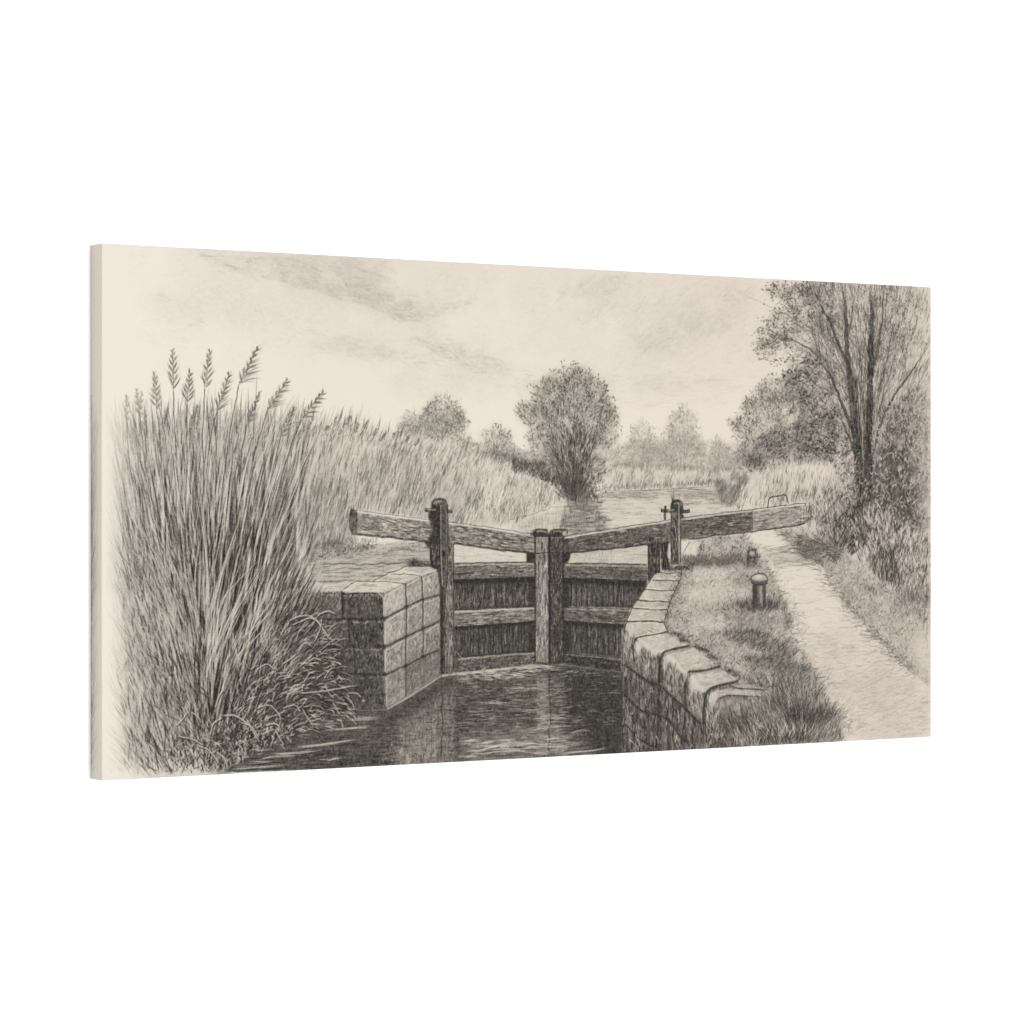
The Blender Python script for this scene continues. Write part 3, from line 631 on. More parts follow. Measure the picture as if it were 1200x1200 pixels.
# still water with streaks at the left, below the bank
hatch([(270, 905), (330, 880), (450, 850), (452, 897), (340, 903)], 420, 4, 16, .9, .9, .6, 'dark', 3, 4, clump=N_HORZ)
for pts, w_ in [([(402, 843), (425, 842), (444, 840.5)], 2.4), ([(378, 856), (405, 854), (437, 852.5)], 3.), ([(345, 876), (370, 874), (400, 869), (420, 866)], 2.8), ([(318, 882), (345, 882), (372, 879)], 2.), ([(305, 888), (330, 886), (350, 886)], 1.6),
               ([(270, 900), (300, 899), (335, 897)], 1.8), ([(380, 892), (400, 888)], 2.), ([(295, 893), (320, 892)], 1.2)]:
    for q in range(4): line([(a+rng.normal(0, 3), b+rng.normal(0, .9)) for a, b in pts], w_*.5, .16, .75, 'light', ta=.15, tb=.3)
hatch([(330, 884), (450, 860), (452, 897), (340, 903)], 260, 88, 5, .8, .45, .4, 'light', 12, 10, clump=N_MID)

# ------------------------------------------------------------ stone, left wall
def stone_face(pts, v, n=120, ang=80, dk=.75, lt=.1, fe=.8, ol=True, spread=40):
    tone(pts, v, 1, fe, 'set')
    tone(pts, min(1, v*1.3+.05), .5, fe, 'dark', N_MID, 1.2)
    tone(pts, min(1, v*1.3+.05), .25, fe, 'dark', N_FINE, 1.4)
    hatch(pts, int(n*.7), ang, 8, 1.1, min(1, v+.26)*dk/.75, .45, 'dark', spread, 30, clump=N_MID, amt=1.1)
    hatch(pts, int(n*.4), ang+8, 5, 1.3, max(0, v-.26), .42, 'light', 12, 10)
    hatch(pts, int(n*.6), ang+8, 5, .9, min(1, v+.3), .4, 'dark', 12, 12, clump=N_FINE)
# shaded front
tone([(345, 694), (450, 694), (454, 831), (345, 834)], .94, 1, .6)
tone([(449, 695), (476, 682), (516.6, 667), (517.4, 791.6), (454, 830.6)], .70, 1, .6)
stone_face([(345, 697), (400, 694), (400.5, 724), (345, 727)], .50, 380, 70)
stone_face([(403.4, 697), (444, 694.6), (449.6, 700), (449.6, 721), (447, 723), (406, 724), (403.4, 720)], .60, 420, 80)
stone_face([(345, 728), (408.5, 726.5), (409, 756), (345, 756)], .58, 380, 75)
stone_face([(411, 727.4), (450, 727), (450.4, 756), (410, 756)], .62, 360, 85)
stone_face([(345, 758), (415, 758), (415, 789), (345, 789)], .57, 380, 80)
stone_face([(416, 759), (450.4, 759), (451, 789), (416, 789)], .58, 330, 85)
stone_face([(345, 790), (450, 791), (453, 830), (400, 833), (345, 833)], .60, 520, 85)
# sunlit returns
RR = [[(449.5, 695), (475, 683), (476, 710.5), (450.5, 724)], [(475.6, 682.6), (494, 674.4), (495, 702), (476.6, 710)], [(494.6, 674), (515.6, 668.5), (515.6, 696), (495.6, 701.6)],
      [(450.5, 725.5), (476, 712), (476, 745.5), (450.5, 757)], [(476.8, 711.6), (495.4, 703.4), (495.4, 736), (476.8, 745)], [(496, 703), (515.8, 697.5), (515.8, 727), (496, 735.6)],
      [(450.5, 759), (475.4, 747.5), (475.4, 779.5), (450.5, 789.5)], [(476.2, 747), (495.8, 738), (495.8, 769.5), (476.2, 779)], [(496.4, 737.6), (516.4, 728.6), (516.4, 759.4), (496.4, 769)],
      [(450.8, 791.5), (475.4, 781.5), (475.4, 818), (454, 830), (452, 828)], [(476, 781), (516.6, 761), (517, 791.5), (476, 817.5)]]
for i, q in enumerate(RR):
    c_ = np.mean(q, 0); q = [tuple(c_+(np.array(p_)-c_)*np.array([.94, .955])) for p_ in q]
    stone_face(q, [.20, .25, .29, .25, .31, .34, .30, .34, .37, .34, .39][i], 150, 75, spread=25, fe=1.1)
for a_, b_ in (((405, 698), (444, 696.6)), ((346, 698), (398, 696)), ((412, 729.4), (447, 729)), ((350, 730), (406, 729)), ((417, 761), (448, 760.4)), ((352, 760), (412, 760.6)), ((360, 792), (449, 793))):
    P_ = path([a_, b_], .8)[0]; k_ = rng.integers(0, len(P_), 46)
    strokes(arcs(P_[k_, 0], P_[k_, 1]+rng.uniform(0, 2.4, 46), rng.normal(75, 35, 46), rng.uniform(1.5, 5, 46), rng.normal(0, 30, 46)), 1.3, .30, .55, 'light', .2, .4, rng.uniform(.3, 1, 46))
for cx_, cy_, r_ in ((447.5, 697, 2.6), (404.5, 698.5, 2), (404.5, 722, 2), (398, 699, 2)):
    tone(ellipse(cx_, cy_, r_, r_, .1, 16), .34, .7, 1, 'light')
for cx_, cy_ in ((402, 724.5), (409.5, 727.5), (409.5, 756), (415.5, 759), (416, 789), (450, 725), (450.6, 758), (451, 790), (476, 711), (495.4, 702.4), (476, 746), (495.8, 736.4), (475.8, 780), (496, 769.8)):
    tone(ellipse(cx_, cy_, 2.3, 2., .2, 14), .9, .7, .8, 'dark')
for q in RR[:9]:
    line([(q[0][0]+1.5, q[0][1]+3), (q[1][0]-1.5, q[1][1]+2.4)], 1.6, .05, .7, 'light', wobble=.3); line([(q[0][0]+1.4, q[0][1]+3), (q[3][0]+1.4, q[3][1]-3)], 1.3, .08, .55, 'light', wobble=.3)
hatch([(476, 775), (517, 758), (517, 791), (476, 817)], 260, 72, 11, .8, .66, .5, 'dark', 10, 12, clump=N_VERT)
# tops
for q in ([(404, 693.5), (416, 683), (436, 681), (473, 683.6), (450, 694.2)], [(438, 680), (457, 672.6), (492, 674.4), (475, 682.6), (455, 681)], [(459, 671.6), (478, 664), (510, 663.6), (515, 668), (494, 673.6)],
          [(345, 684), (412, 683), (400.5, 692), (345, 696)]):
    tone(q, .09, 1, .7, 'set', N_MID, .3); hatch(q, 90, 4, 11, .9, .36, .5, 'dark', 8, 8, clump=N_HORZ)
line([(403, 695), (420, 692.5), (440, 693.5), (447, 697), (449.5, 704), (449.5, 722)], 1.2, .12, .75, 'light')
line([(450, 700), (450.2, 722)], 1.8, .12, .8, 'light'); line([(450.6, 728), (451, 755)], 2., .10, .8, 'light'); line([(451, 761), (451.5, 788)], 1.9, .14, .8, 'light'); line([(452, 793), (453.5, 828)], 1.8, .22, .7, 'light')
hatch([(447, 792), (453, 792), (455, 829), (450, 829)], 40, 88, 6, .8, .3, .6, 'light', 8, 8)
for pts, w_ in [([(400.5, 692), (402, 700), (401, 724)], 2.2), ([(345, 728), (380, 726), (402, 725), (430, 725.6), (449, 724.6), (462, 718.5), (476, 711), (495, 702.6), (516, 696.4)], 1.9),
               ([(352, 757), (380, 757), (420, 759), (450, 758), (462, 753), (476, 746), (495, 737), (516, 727.5)], 2.), ([(395, 789), (425, 790), (450, 790.5), (463, 786), (476, 780), (495, 770), (516.5, 760)], 1.8),
               ([(409.5, 727), (409.5, 757)], 1.6), ([(415.5, 760), (416, 788)], 1.1), ([(475.4, 683), (476.4, 700), (476, 711)], 1.4), ([(494.4, 674.6), (495.4, 690), (495, 702)], 1.4), ([(476, 712), (476, 745)], 1.3), ([(495.6, 704), (495.6, 736)], 1.2),
               ([(475.6, 748), (475.6, 779)], 1.2), ([(496, 738), (496, 769)], .9), ([(475.8, 782), (475.6, 817)], 1.1), ([(401, 692), (409, 686), (417, 681.5), (437, 680.5), (450, 674), (478, 663)], 1.1),
               ([(436, 681), (455, 681.4), (473, 683.6), (475.4, 687)], 1.), ([(457, 672.4), (475, 672.6), (492, 674.4)], 1.), ([(478, 663.4), (500, 663), (510, 663.4), (515.5, 668), (516.4, 690)], 1.2)]:
    line(pts, w_*.85, .90, .8, wobble=.45)

# --------------------------------------------------------------- the lock gate
def plank(pts, v, n, ang, lt=None, edge=True, dk=.9):
    tone(pts, v, 1, .5)
    v = v*.92
    tone(pts, min(1, v+.16), .45, .5, 'dark', N_FINE, 1.3)
    hatch(pts, int(n*.6), ang, 11, .95, dk, .45, 'dark', 3, 5, clump=N_MID, amt=1.1)
    hatch(pts, int(n*.45), ang, 7, 1.1, max(0, v-.34), .55, 'light', 5, 8, clump=N_MID)
def boards(pts, step=6.6, v=.77):
    tone(pts, v, 1, .5)
    hatch(pts, 240, 90, 14, 1., .95, .5, 'dark', 3, 3, clump=N_VERT)
    hatch(pts, 180, 90, 11, 1.1, .36, .5, 'light', 3, 3, clump=N_VERT, amt=1.2)
    xs = [p[0] for p in pts]; ys = [p[1] for p in pts]
    for xx in np.arange(min(xs)+3, max(xs)-2, step): line([(xx, min(ys)+3), (xx+rng.normal(0, .3), max(ys)-2)], 1., 1., .75)
# panels of vertical boards
boards([(532, 678), (628, 676), (628, 711.5), (532, 716)])
boards([(532, 734), (628, 727), (628, 765), (532, 772)])
boards([(660, 677), (759, 681), (757, 690), (742, 713), (660, 711)], 6.2)
boards([(660, 727), (735, 731), (730, 742), (729, 771), (660, 765)], 6.2)
hatch([(534, 700), (626, 698), (626, 710), (534, 714)], 110, 90, 6, 1., .28, .6, 'light', 5, 4)
hatch([(534, 757), (626, 752), (626, 764), (534, 770)], 50, 90, 5, 1., .4, .5, 'light', 5, 4)
hatch([(664, 697), (745, 700), (741, 711), (664, 709)], 90, 90, 7, .9, .4, .5, 'light', 5, 4)
for q in ([(531, 678), (628, 676), (628, 682), (531, 685)], [(531, 733), (628, 727), (628, 732), (531, 739)], [(660, 677), (759, 681), (756, 688), (660, 683)], [(660, 727), (735, 732), (732, 738), (660, 732)]):
    tone(q, .96, .8, 1.2, 'dark')
tone([(620, 678), (628, 678), (628, 765), (620, 765)], .92, .6, 1.2, 'dark'); tone([(660, 678), (668, 678), (668, 765), (660, 765)], .92, .7, 1.6, 'dark')
# rails
plank([(531.5, 661), (595, 659.6), (627.5, 659.4), (627.5, 675.6), (595, 676.8), (531.5, 679)], .54, 190, 1)
plank([(532, 716), (595, 712.8), (627.5, 711.6), (627.5, 727), (595, 730), (532, 734.4)], .46, 170, 3)
plank([(532, 772), (595, 765.6), (627.5, 764.4), (628, 778), (595, 782), (532, 788.5)], .66, 130, 4)
plank([(660, 660.6), (700, 661), (759, 662), (759, 680.4), (660, 676)], .62, 190, -1)
plank([(660, 712), (739, 714.4), (733, 732), (660, 727)], .60, 150, -1)
plank([(660, 765.6), (728.6, 772), (728.6, 787), (660, 778)], .80, 110, -4)
for pts, w_, v in [([(532, 662.5), (595, 660.8), (627, 660.6)], 1.5, .12), ([(532, 717.2), (595, 714), (627, 712.8)], 2.2, .08), ([(536, 773), (595, 767), (627, 765.6)], 1.8, .2), ([(662, 662), (700, 662.6), (758, 663.6)], 1.5, .12), ([(662, 713.4), (700, 714.2), (738, 715.8)], 1.5, .3), ([(662, 767), (700, 770), (728, 773.4)], 1.3, .42)]:
    line(pts, w_, v, .85, 'light', wobble=.25)
for pts, w_ in [([(531, 660), (595, 658.6), (628, 658.4)], 1.2), ([(531, 679.6), (595, 677.4), (628, 676)], 1.6), ([(660, 659.8), (700, 660), (759, 661)], 1.2), ([(660, 676.8), (759, 681)], 1.6), ([(531, 735), (595, 730.6), (628, 727.6)], 1.5), ([(660, 727.8), (734, 732.6)], 1.5), ([(531, 771), (595, 764.6), (628, 763.6)], 1.1), ([(660, 764.8), (729, 771)], 1.1), ([(531, 715), (628, 710.8)], .9), ([(660, 711.4), (740, 713.6)], .9)]:
    line(pts, w_, .95, .9, wobble=.25)
hatch([(533, 777), (626, 768), (626, 780), (533, 788)], 50, 60, 7, .8, .25, .6, 'light', 12, 10)
line([(534, 763), (540, 770), (545, 773)], .9, .2, .8, 'light')
line([(524, 672), (540, 672.4), (556, 671)], 2.4, .9, .9, grit=.1); line([(526, 670.6), (552, 670)], .8, .3, .7, 'light')
line([(612, 669.5), (618, 669), (626, 667)], 1., .2, .8, 'light'); line([(608, 669.5), (614, 669.5)], 1.8, .95, .9)
# ----------------------------------------------------------- stone, right wall
RWF = [(729.6, 738), (733, 730), (742, 745), (762, 762), (776, 765), (800, 787), (818, 806), (828, 812), (838, 806), (870, 806), (885, 830), (880, 876), (729, 884)]
tone(RWF, .48, 1, .8)
tone(RWF, .80, .5, 1, 'dark', N_VERT, 1.5)
tone([(758, 806), (775, 798), (776, 882), (762, 882)], .80, .6, 6, 'dark', N_VERT, .6)
hatch(RWF, 640, 92, 11, 1.4, .92, .55, 'dark', 9, 12, clump=N_VERT, amt=1.2)
hatch(RWF, 460, 92, 9, 1.3, .26, .6, 'light', 9, 12, clump=N_VERT, amt=1.1)
for q, v in [([(730, 741), (744, 748), (743, 778), (731, 772)], .52), ([(743, 752), (765, 763), (771, 768), (770, 798), (746, 784)], .62), ([(776, 768), (800, 788), (802, 828), (776, 803)], .62), ([(806, 791), (824, 809), (823, 846), (804, 830)], .5), ([(829, 816), (845, 806), (842, 845), (828, 848)], .55)]:
    tone(q, v-.12, .6, 2, 'light', N_VERT, .9)
    hatch(q, 70, 92, 10, 1.3, .86, .55, 'dark', 8, 10, clump=N_VERT); hatch(q, 60, 92, 9, 1.5, .14, .6, 'light', 8, 10)
TOPS = [[(772, 666), (801, 664.4), (803, 670), (790, 671.5), (771, 669)], [(769, 671.4), (800, 672), (798, 679), (764.5, 678.4)], [(763, 680.4), (797, 681), (792, 691), (756.5, 689.6)], [(755, 691.6), (790, 692.4), (786.4, 704), (747.6, 702)],
        [(746, 703.8), (784, 705.4), (782, 713.2), (741, 711.8)], [(740, 713.8), (781.6, 715), (778, 727.6), (735, 727)], [(734, 729.4), (779, 730.4), (781.6, 738.6), (770, 741), (746, 745.4), (738, 745), (733.6, 737)],
        [(746.6, 749), (784.4, 740.4), (797, 748), (809, 755.4), (777, 761.6), (765, 766), (760, 758)], [(778, 765), (809, 757.4), (824, 763), (842, 776.6), (806, 784.6), (800, 789), (792, 776)],
        [(808, 789), (845, 784), (856, 790), (864, 796), (850, 800), (834, 804), (824, 812), (815, 801)], [(853, 800.4), (873, 799.4), (895, 807), (860, 805)], [(833, 812), (853, 807), (877, 809), (896, 814.6), (876, 815), (855, 813.6), (842, 817), (832, 823)], [(869, 825), (895, 819), (900, 825), (880, 829)]]
for i, q in enumerate(TOPS):
    tone(q, .08+.005*i, 1, .8); hatch(q, 110, 6, 8, .95, .38, .5, 'dark', 12, 10, clump=N_HORZ)
    tone(q, .24, .5, .8, 'dark', N_MID, 1.5)
    hatch(q, 60, 80, 3, 1., .34, .45, 'dark', 50, 40, clump=N_FINE)
for pts, w_ in [([(764, 679.4), (780, 680), (797, 680)], 1.2), ([(756, 690.6), (775, 691.6), (791, 691.6)], 1.2), ([(747, 703), (765, 704), (785, 705)], 1.2), ([(741, 712.8), (765, 714), (782, 714.4)], 1.2), ([(734, 728.6), (755, 727.4), (779, 729)], 1.7),
               ([(770, 670.4), (785, 671), (801, 671)], 1.), ([(743, 775), (742.5, 760), (744, 751), (748, 746.6), (765, 743.6), (784, 739.6)], 1.5), ([(773, 801), (773.4, 780), (776, 768), (779, 763.6), (792, 760), (809, 756.4)], 2.4), ([(803, 830), (803, 805), (805, 792), (808, 787), (825, 785.6), (845, 780)], 2.2),
               ([(824.4, 848), (825, 825), (828, 812), (834, 806), (850, 801.6), (866, 797.6)], 2.4), ([(839, 824), (844, 818), (853, 815), (873, 815.4), (897, 817)], 1.3), ([(852, 800), (864, 805.6), (880, 807), (898, 808)], 1.1), ([(866, 825), (880, 820), (896, 818)], 1.1),
               ([(730.4, 777), (745, 788.5), (761.7, 800), (773, 803), (788, 817), (803, 830), (822, 850)], 2.), ([(730.4, 813), (749, 831), (758, 835), (773, 838), (785, 846), (796, 860), (806, 872)], 2.), ([(731, 846), (745, 862), (760, 872), (773, 876)], 1.7), ([(749, 790), (749.4, 830)], 1.3), ([(760, 836), (760.6, 872)], 1.3), ([(788, 818), (788, 846)], 1.4), ([(812, 842), (812, 868)], 1.3), ([(773, 768), (772.6, 800), (771, 840), (770, 880)], 3.), ([(803, 830), (802, 850), (797, 876)], 1.4),
               ([(729.6, 884), (729, 820), (729.6, 770), (731, 742), (734.6, 728), (741, 712), (755, 691), (770, 668)], 1.2), ([(800, 664.4), (797, 680), (791, 692), (786, 704), (783, 713.6), (779, 728), (782, 739)], 1.1)]:
    line(pts, w_*1.15, .93, .9, wobble=.3)
    if w_ >= 1.8: line([(a+1, b+1) for a, b in pts], w_*2.6, .8, .38, wobble=.6)
# worn noses of the copings catch the light
for q in ([(732, 740), (741, 744), (739, 758), (735, 768), (731, 760)], [(744, 754), (750, 749), (764, 757), (762, 764), (752, 758), (747, 772)], [(764, 764), (776, 759), (773, 766), (766, 770)], [(777, 770), (784, 766), (798, 780), (801, 790), (795, 786), (784, 776), (779, 790)], [(800, 789), (806, 783), (806, 792), (803, 800)], [(807, 794), (812, 792), (822, 805), (824, 814), (816, 808), (810, 812)], [(830, 818), (836, 810), (842, 806), (840, 818), (834, 836)]):
    tone(q, .12, .75, 1.2, 'light', N_VERT, .6)
hatch([(733, 742), (742, 747), (741, 776), (733, 772)], 30, 92, 10, 1.2, .8, .6, 'dark', 6, 8)
x, y = near([(798, 672), (791, 692), (783, 712), (779, 728), (784, 739), (810, 755), (826, 764), (845, 780), (868, 796), (905, 808)], 620, 2.2, 1.6)
strokes(arcs(x, y, rng.normal(60, 50, 620), rng.uniform(2.5, 8, 620), rng.normal(0, 30, 620)), .8, .72, .65, 'dark', .15, .5, rng.uniform(.3, 1, 620))
tone([(838, 822), (853, 816), (897, 817), (908, 832), (872, 840), (848, 840)], .34, .75, 3, 'light', N_MID, .8)
hatch([(842, 822), (897, 818), (905, 832), (850, 845)], 90, 100, 8, 1., .7, .55, 'dark', 14, 20, clump=N_MID)
for bx, by in [(788, 742), (822, 760), (834, 770), (856, 786), (800, 750)]:
    tone([(bx-8, by-1.5), (bx+4, by-1), (bx+10, by+3), (bx-2, by+2.6)], .8, .75, 1., 'dark', N_FINE, .7)

# balance beam, left arm
plank([(417, 597.5), (507, 611), (507, 634.6), (417.5, 625)], .38, 330, -7, dk=.8)
plank([(524, 613), (595, 622.6), (628, 627.6), (628, 648), (595, 644.4), (524, 634.8)], .46, 330, -8, dk=.85)
tone([(413, 596), (419, 597), (507, 609), (507, 612), (419, 600.4)], .03, 1, .5)
tone([(410, 600), (413, 596), (419, 599), (418.6, 625), (411.5, 624)], .62, 1, .6, 'set'); hatch([(410, 598), (419, 599), (418.6, 625), (411, 624)], 60, 88, 6, .8, .88, .6, 'dark', 10, 10)
line([(524, 612.8), (560, 617), (595, 622.4), (628, 628)], 2.4, .02, .9, 'light', wobble=.3)
line([(411.5, 596.6), (440, 600.6), (507, 609.4)], .9, .72, .85); line([(524, 611.2), (595, 620.8), (628, 626.4)], .9, .85, .85)
line([(411.6, 596.4), (410, 602), (409.6, 615), (411.6, 624.4)], 1.3, .88, .9); line([(418.4, 600), (417.6, 612), (418.4, 624)], .9, .8, .8)
line([(411.5, 625), (440, 628), (480, 632), (507, 635.4)], 2.5, .94, .92, wobble=.4); line([(524, 635.4), (560, 640.4), (595, 645), (628, 648.6)], 2.4, .95, .92, wobble=.4)
line([(450, 620), (465, 619), (480, 613), (490, 613)], .9, .22, .6, 'light'); line([(440, 607), (460, 611)], .8, .8, .6)
# balance beam, right arm
plank([(660, 630.4), (787, 610.6), (787, 634.6), (664, 648)], .60, 330, 7.5, dk=.92)
plank([(798, 609), (845, 602.4), (881.5, 598), (881.5, 622), (845, 625.4), (798, 632.5)], .60, 240, 6, dk=.92)
plank([(881.5, 598), (944, 591.5), (944, 613.6), (881.5, 621.8)], .32, 200, 6, dk=.75)
tone([(658, 628), (667, 628), (667, 648), (658, 649)], .8, .8, .8, 'dark')
line([(661, 630.4), (700, 623.8), (787, 610.4)], 2.2, .03, .92, 'light', wobble=.3); line([(798, 608.4), (845, 602.4), (882, 598)], 2.4, .03, .92, 'light', wobble=.3); line([(882, 597.8), (920, 593.6), (943, 590.6)], 2.4, .03, .95, 'light', wobble=.3)
line([(660, 628.4), (700, 622.2), (787, 608.8)], 1., .88, .85); line([(798, 607), (845, 601), (900, 594.6), (940, 589.6), (944.6, 591.5), (945, 600), (944.4, 613)], 1.1, .86, .9)
line([(661, 648.2), (700, 644.4), (750, 639), (787, 635.2)], 2.2, .97, .92, wobble=.4); line([(798, 633.4), (845, 626.4), (882, 622.6), (915, 618.4), (944, 613.8)], 2., .95, .92, wobble=.4)
line([(940, 592), (940.4, 612)], 1.4, .1, .8, 'light'); line([(938.6, 595), (938.8, 612)], .8, .6, .7)
line([(881.6, 598.5), (881.8, 621.5)], 1.2, .9, .85)
# steel handle on the right arm
line([(899.6, 595.5), (900.6, 587), (902.6, 582.6), (912, 581), (919.6, 579.8), (922, 583), (924, 590.6)], 1.7, .9, .95, wobble=.2)
line([(904, 583.6), (919, 581.6)], .7, .3, .6, 'light')
# stub posts under the beams
plank([(760, 637), (774, 636), (774, 670), (766, 674), (760, 682)], .78, 90, 90, dk=.98); plank([(774.5, 636), (784, 635), (782, 650), (786, 664), (776, 668)], .88, 70, 90, dk=1.)
line([(760, 637), (760, 682)], 1., .95, .85)
tone([(784.6, 636), (787.4, 636), (786, 655), (783.4, 652)], .1, .8, .6)
tone([(617.5, 647), (628, 648), (628, 659), (617.5, 659)], .92, 1, .5); tone([(660, 648), (669, 647.4), (668, 655), (665, 660), (660, 660)], .92, 1, .5)
# meeting posts
tone([(627, 626), (661, 626), (661, 778), (627, 778)], .93, 1, .4)
plank([(628, 629), (642.6, 629), (643, 777), (628, 776)], .42, 300, 90)
plank([(646, 629), (659.6, 629), (659.6, 777.5), (645.4, 777)], .72, 330, 90, dk=.97)
hatch([(634, 660), (640, 660), (640, 760), (634, 760)], 50, 90, 13, .9, .14, .6, 'light', 3, 6); hatch([(635, 650), (640, 655), (637, 690), (634, 680)], 20, 88, 10, .9, .85, .6, 'dark', 3, 14)
tone([(626, 622), (630, 620.4), (642, 621), (643.6, 629), (628, 629.4), (622, 627)], .84, 1, .6); tone([(645.4, 629), (646, 622), (650, 620.6), (663, 620.6), (665, 625), (660, 629)], .84, 1, .6)
line([(629, 622.6), (635, 622), (641, 623)], 2.2, .22, .8, 'light'); line([(648, 622.8), (655, 622.2), (659, 623)], 2., .3, .8, 'light'); tone([(659, 623), (663.6, 622.4), (664, 626), (660, 628)], .1, .9, .5)
line([(628, 629.6), (643, 629.6)], 1., .2, .8, 'light'); line([(645.4, 629.6), (660, 629.4)], 1., .3, .7, 'light')
for pts, w_ in [([(644.2, 622), (644.2, 700), (644.3, 778)], 2.1), ([(627.6, 622), (627.6, 700), (627.8, 776)], 1.4), ([(660.4, 630), (660.4, 700), (660.4, 777)], 1.1), ([(628, 648.4), (643, 647.4), (660, 648)], 1.2), ([(621.6, 627), (624, 622), (630, 620), (642, 620.4)], 1.1), ([(645, 626), (646.4, 621.4), (652, 620), (664, 620.4), (665.6, 626)], 1.1)]:
    line(pts, w_, .95, .9, wobble=.2)
line([(635.5, 636), (635.5, 643)], 2., .95, .9); line([(651.5, 637), (652.5, 641)], 1.6, .2, .8, 'light'); line([(650, 637), (650.5, 642)], 1.4, .97, .8)
# left hinge post with its iron strap
plank([(504.6, 634), (517, 634), (517, 690), (513, 668), (504.6, 664)], .84, 150, 90, dk=.98)
plank([(517, 636), (531.4, 636), (531.4, 789), (517, 791)], .62, 380, 90)
tone([(517, 686), (520.5, 688), (520.5, 790), (517, 790)], .92, .85, .7, 'dark')
hatch([(522, 690), (529, 690), (529, 780), (522, 780)], 60, 90, 13, .9, .22, .55, 'light', 3, 3)
tone([(502, 604), (506, 596), (506.4, 588), (511, 585), (520, 585), (524, 592), (524.4, 635), (508, 640), (502, 632), (507, 620)], .90, .95, .9, 'set', N_FINE, .2)
tone([(497, 634), (507, 635), (506, 641), (502, 642)], .9, .9, .6)
tone([(507, 587.6), (513, 584.6), (520, 585.4), (523.4, 590), (516, 591), (510, 592)], .62, .9, .6, 'set')
tone([(516, 590), (523.6, 590), (524.4, 650), (524, 687), (518, 687), (516.4, 650)], .70, 1, .5)
line([(516.6, 590), (516.6, 640), (518.6, 686)], 1.1, .14, .85, 'light', wobble=.15); line([(523.6, 591), (524, 640), (523.4, 670)], .9, .32, .8, 'light', wobble=.15)
for yy in (599, 612, 622, 632, 649, 666): line([(519.6, yy-2), (520.4, yy+2)], 2.4, .92, .8)
tone([(518.4, 646), (522.4, 646), (521.4, 652), (519.4, 652)], 1, .9, .5)
line([(499, 597), (504, 598.4), (511, 598)], 5., .9, .95, grit=.1); line([(502, 597.4), (511, 596.6)], 1.6, .2, .8, 'light', grit=0); line([(499, 594.6), (499, 599.6)], 2.2, .95, .9)
line([(524, 598.8), (530.6, 598.4)], 4.4, .88, .95, grit=.1); line([(525, 598), (529, 597.6)], .8, .4, .7, 'light')
line([(508, 590), (512, 587.6), (518, 587)], 1.6, .28, .8, 'light', grit=.1); line([(506.5, 604), (507.5, 618)], 1.1, .5, .6, 'light'); line([(499.6, 596), (503, 596.4)], 1.4, .25, .8, 'light', grit=0); line([(526, 597.4), (529.6, 597)], 1.3, .3, .8, 'light', grit=0)
line([(506, 597), (507, 589), (511, 585), (519, 584.4), (523.4, 588), (525, 600)], 1.3, .95, .9)
for pts, w_ in [([(515.4, 596), (515.6, 660), (516.6, 690), (517, 790)], 1.8), ([(524.8, 590), (525, 640), (524.4, 680), (521.4, 690)], 1.3), ([(531.6, 636), (531.6, 700), (531.6, 788)], 1.2), ([(504.4, 640), (504.6, 662)], 1.1), ([(521, 690), (521.4, 740), (521, 788)], .9)]:
    line(pts, w_, .95, .9, wobble=.2)
line([(517.6, 689), (522, 689)], 2.4, .97, .9)
# right hinge post
plank([(787, 590), (796.6, 588), (797, 661.5), (787, 662)], .70, 260, 90, dk=.97)
tone([(786, 600), (787, 590), (791, 586), (797, 586), (800, 592), (800, 600), (802, 607), (796, 608), (788, 604)], .84, .9, .8, 'set', N_FINE, .2)
line([(789.6, 590), (795, 588.6)], 1.8, .25, .8, 'light'); line([(795.6, 588), (796, 625), (796, 661)], 1.7, .14, .9, 'light', wobble=.15)
for pts, w_ in [([(786.8, 604), (786.8, 661.6)], 1.2), ([(797.6, 606), (797.8, 640), (797.6, 660)], 1.8), ([(786.8, 598), (787.2, 590), (790.6, 586.4), (796, 586), (800, 590), (800.4, 602)], 1.4)]:
    line(pts, w_, .96, .9, wobble=.2)
line([(775, 598), (782, 598.8), (793, 597.4)], 4.2, .86, .95, grit=.1); line([(783, 597.6), (791, 596.8)], 1.8, .2, .85, 'light', grit=0); line([(798, 598), (804, 599.4), (809, 598)], 4.4, .92, .95, grit=.1)
line([(780, 592.4), (779.6, 600), (779.6, 609)], 3.2, .94, .95, grit=.1); line([(774.6, 597.6), (777, 600), (780, 600)], 1.2, .9, .9)
tone([(787, 600), (794, 600), (794, 604), (790.6, 607), (788, 604)], .5, .8, .5); tone([(783, 601.6), (786, 601.6), (786, 608), (783, 608)], .1, .7, .4)
tone([(776, 664), (800, 661), (812, 664), (806, 668), (778, 669)], .8, .8, 1.2, 'dark', N_FINE, .8)
line([(788, 662.6), (800, 662), (806, 662.6)], 1.2, .1, .7, 'light')
tone([(799, 633), (808, 632), (802, 645), (799, 648)], .06, .9, .6); line([(809, 634), (802, 646), (800, 655)], 1., .7, .8); line([(824, 633), (820, 645), (816, 658)], 1.1, .72, .8, wobble=.6)
line([(808, 657), (812, 664), (811, 670)], 2., .8, .8); line([(815, 655), (813, 664)], 1.4, .75, .8)

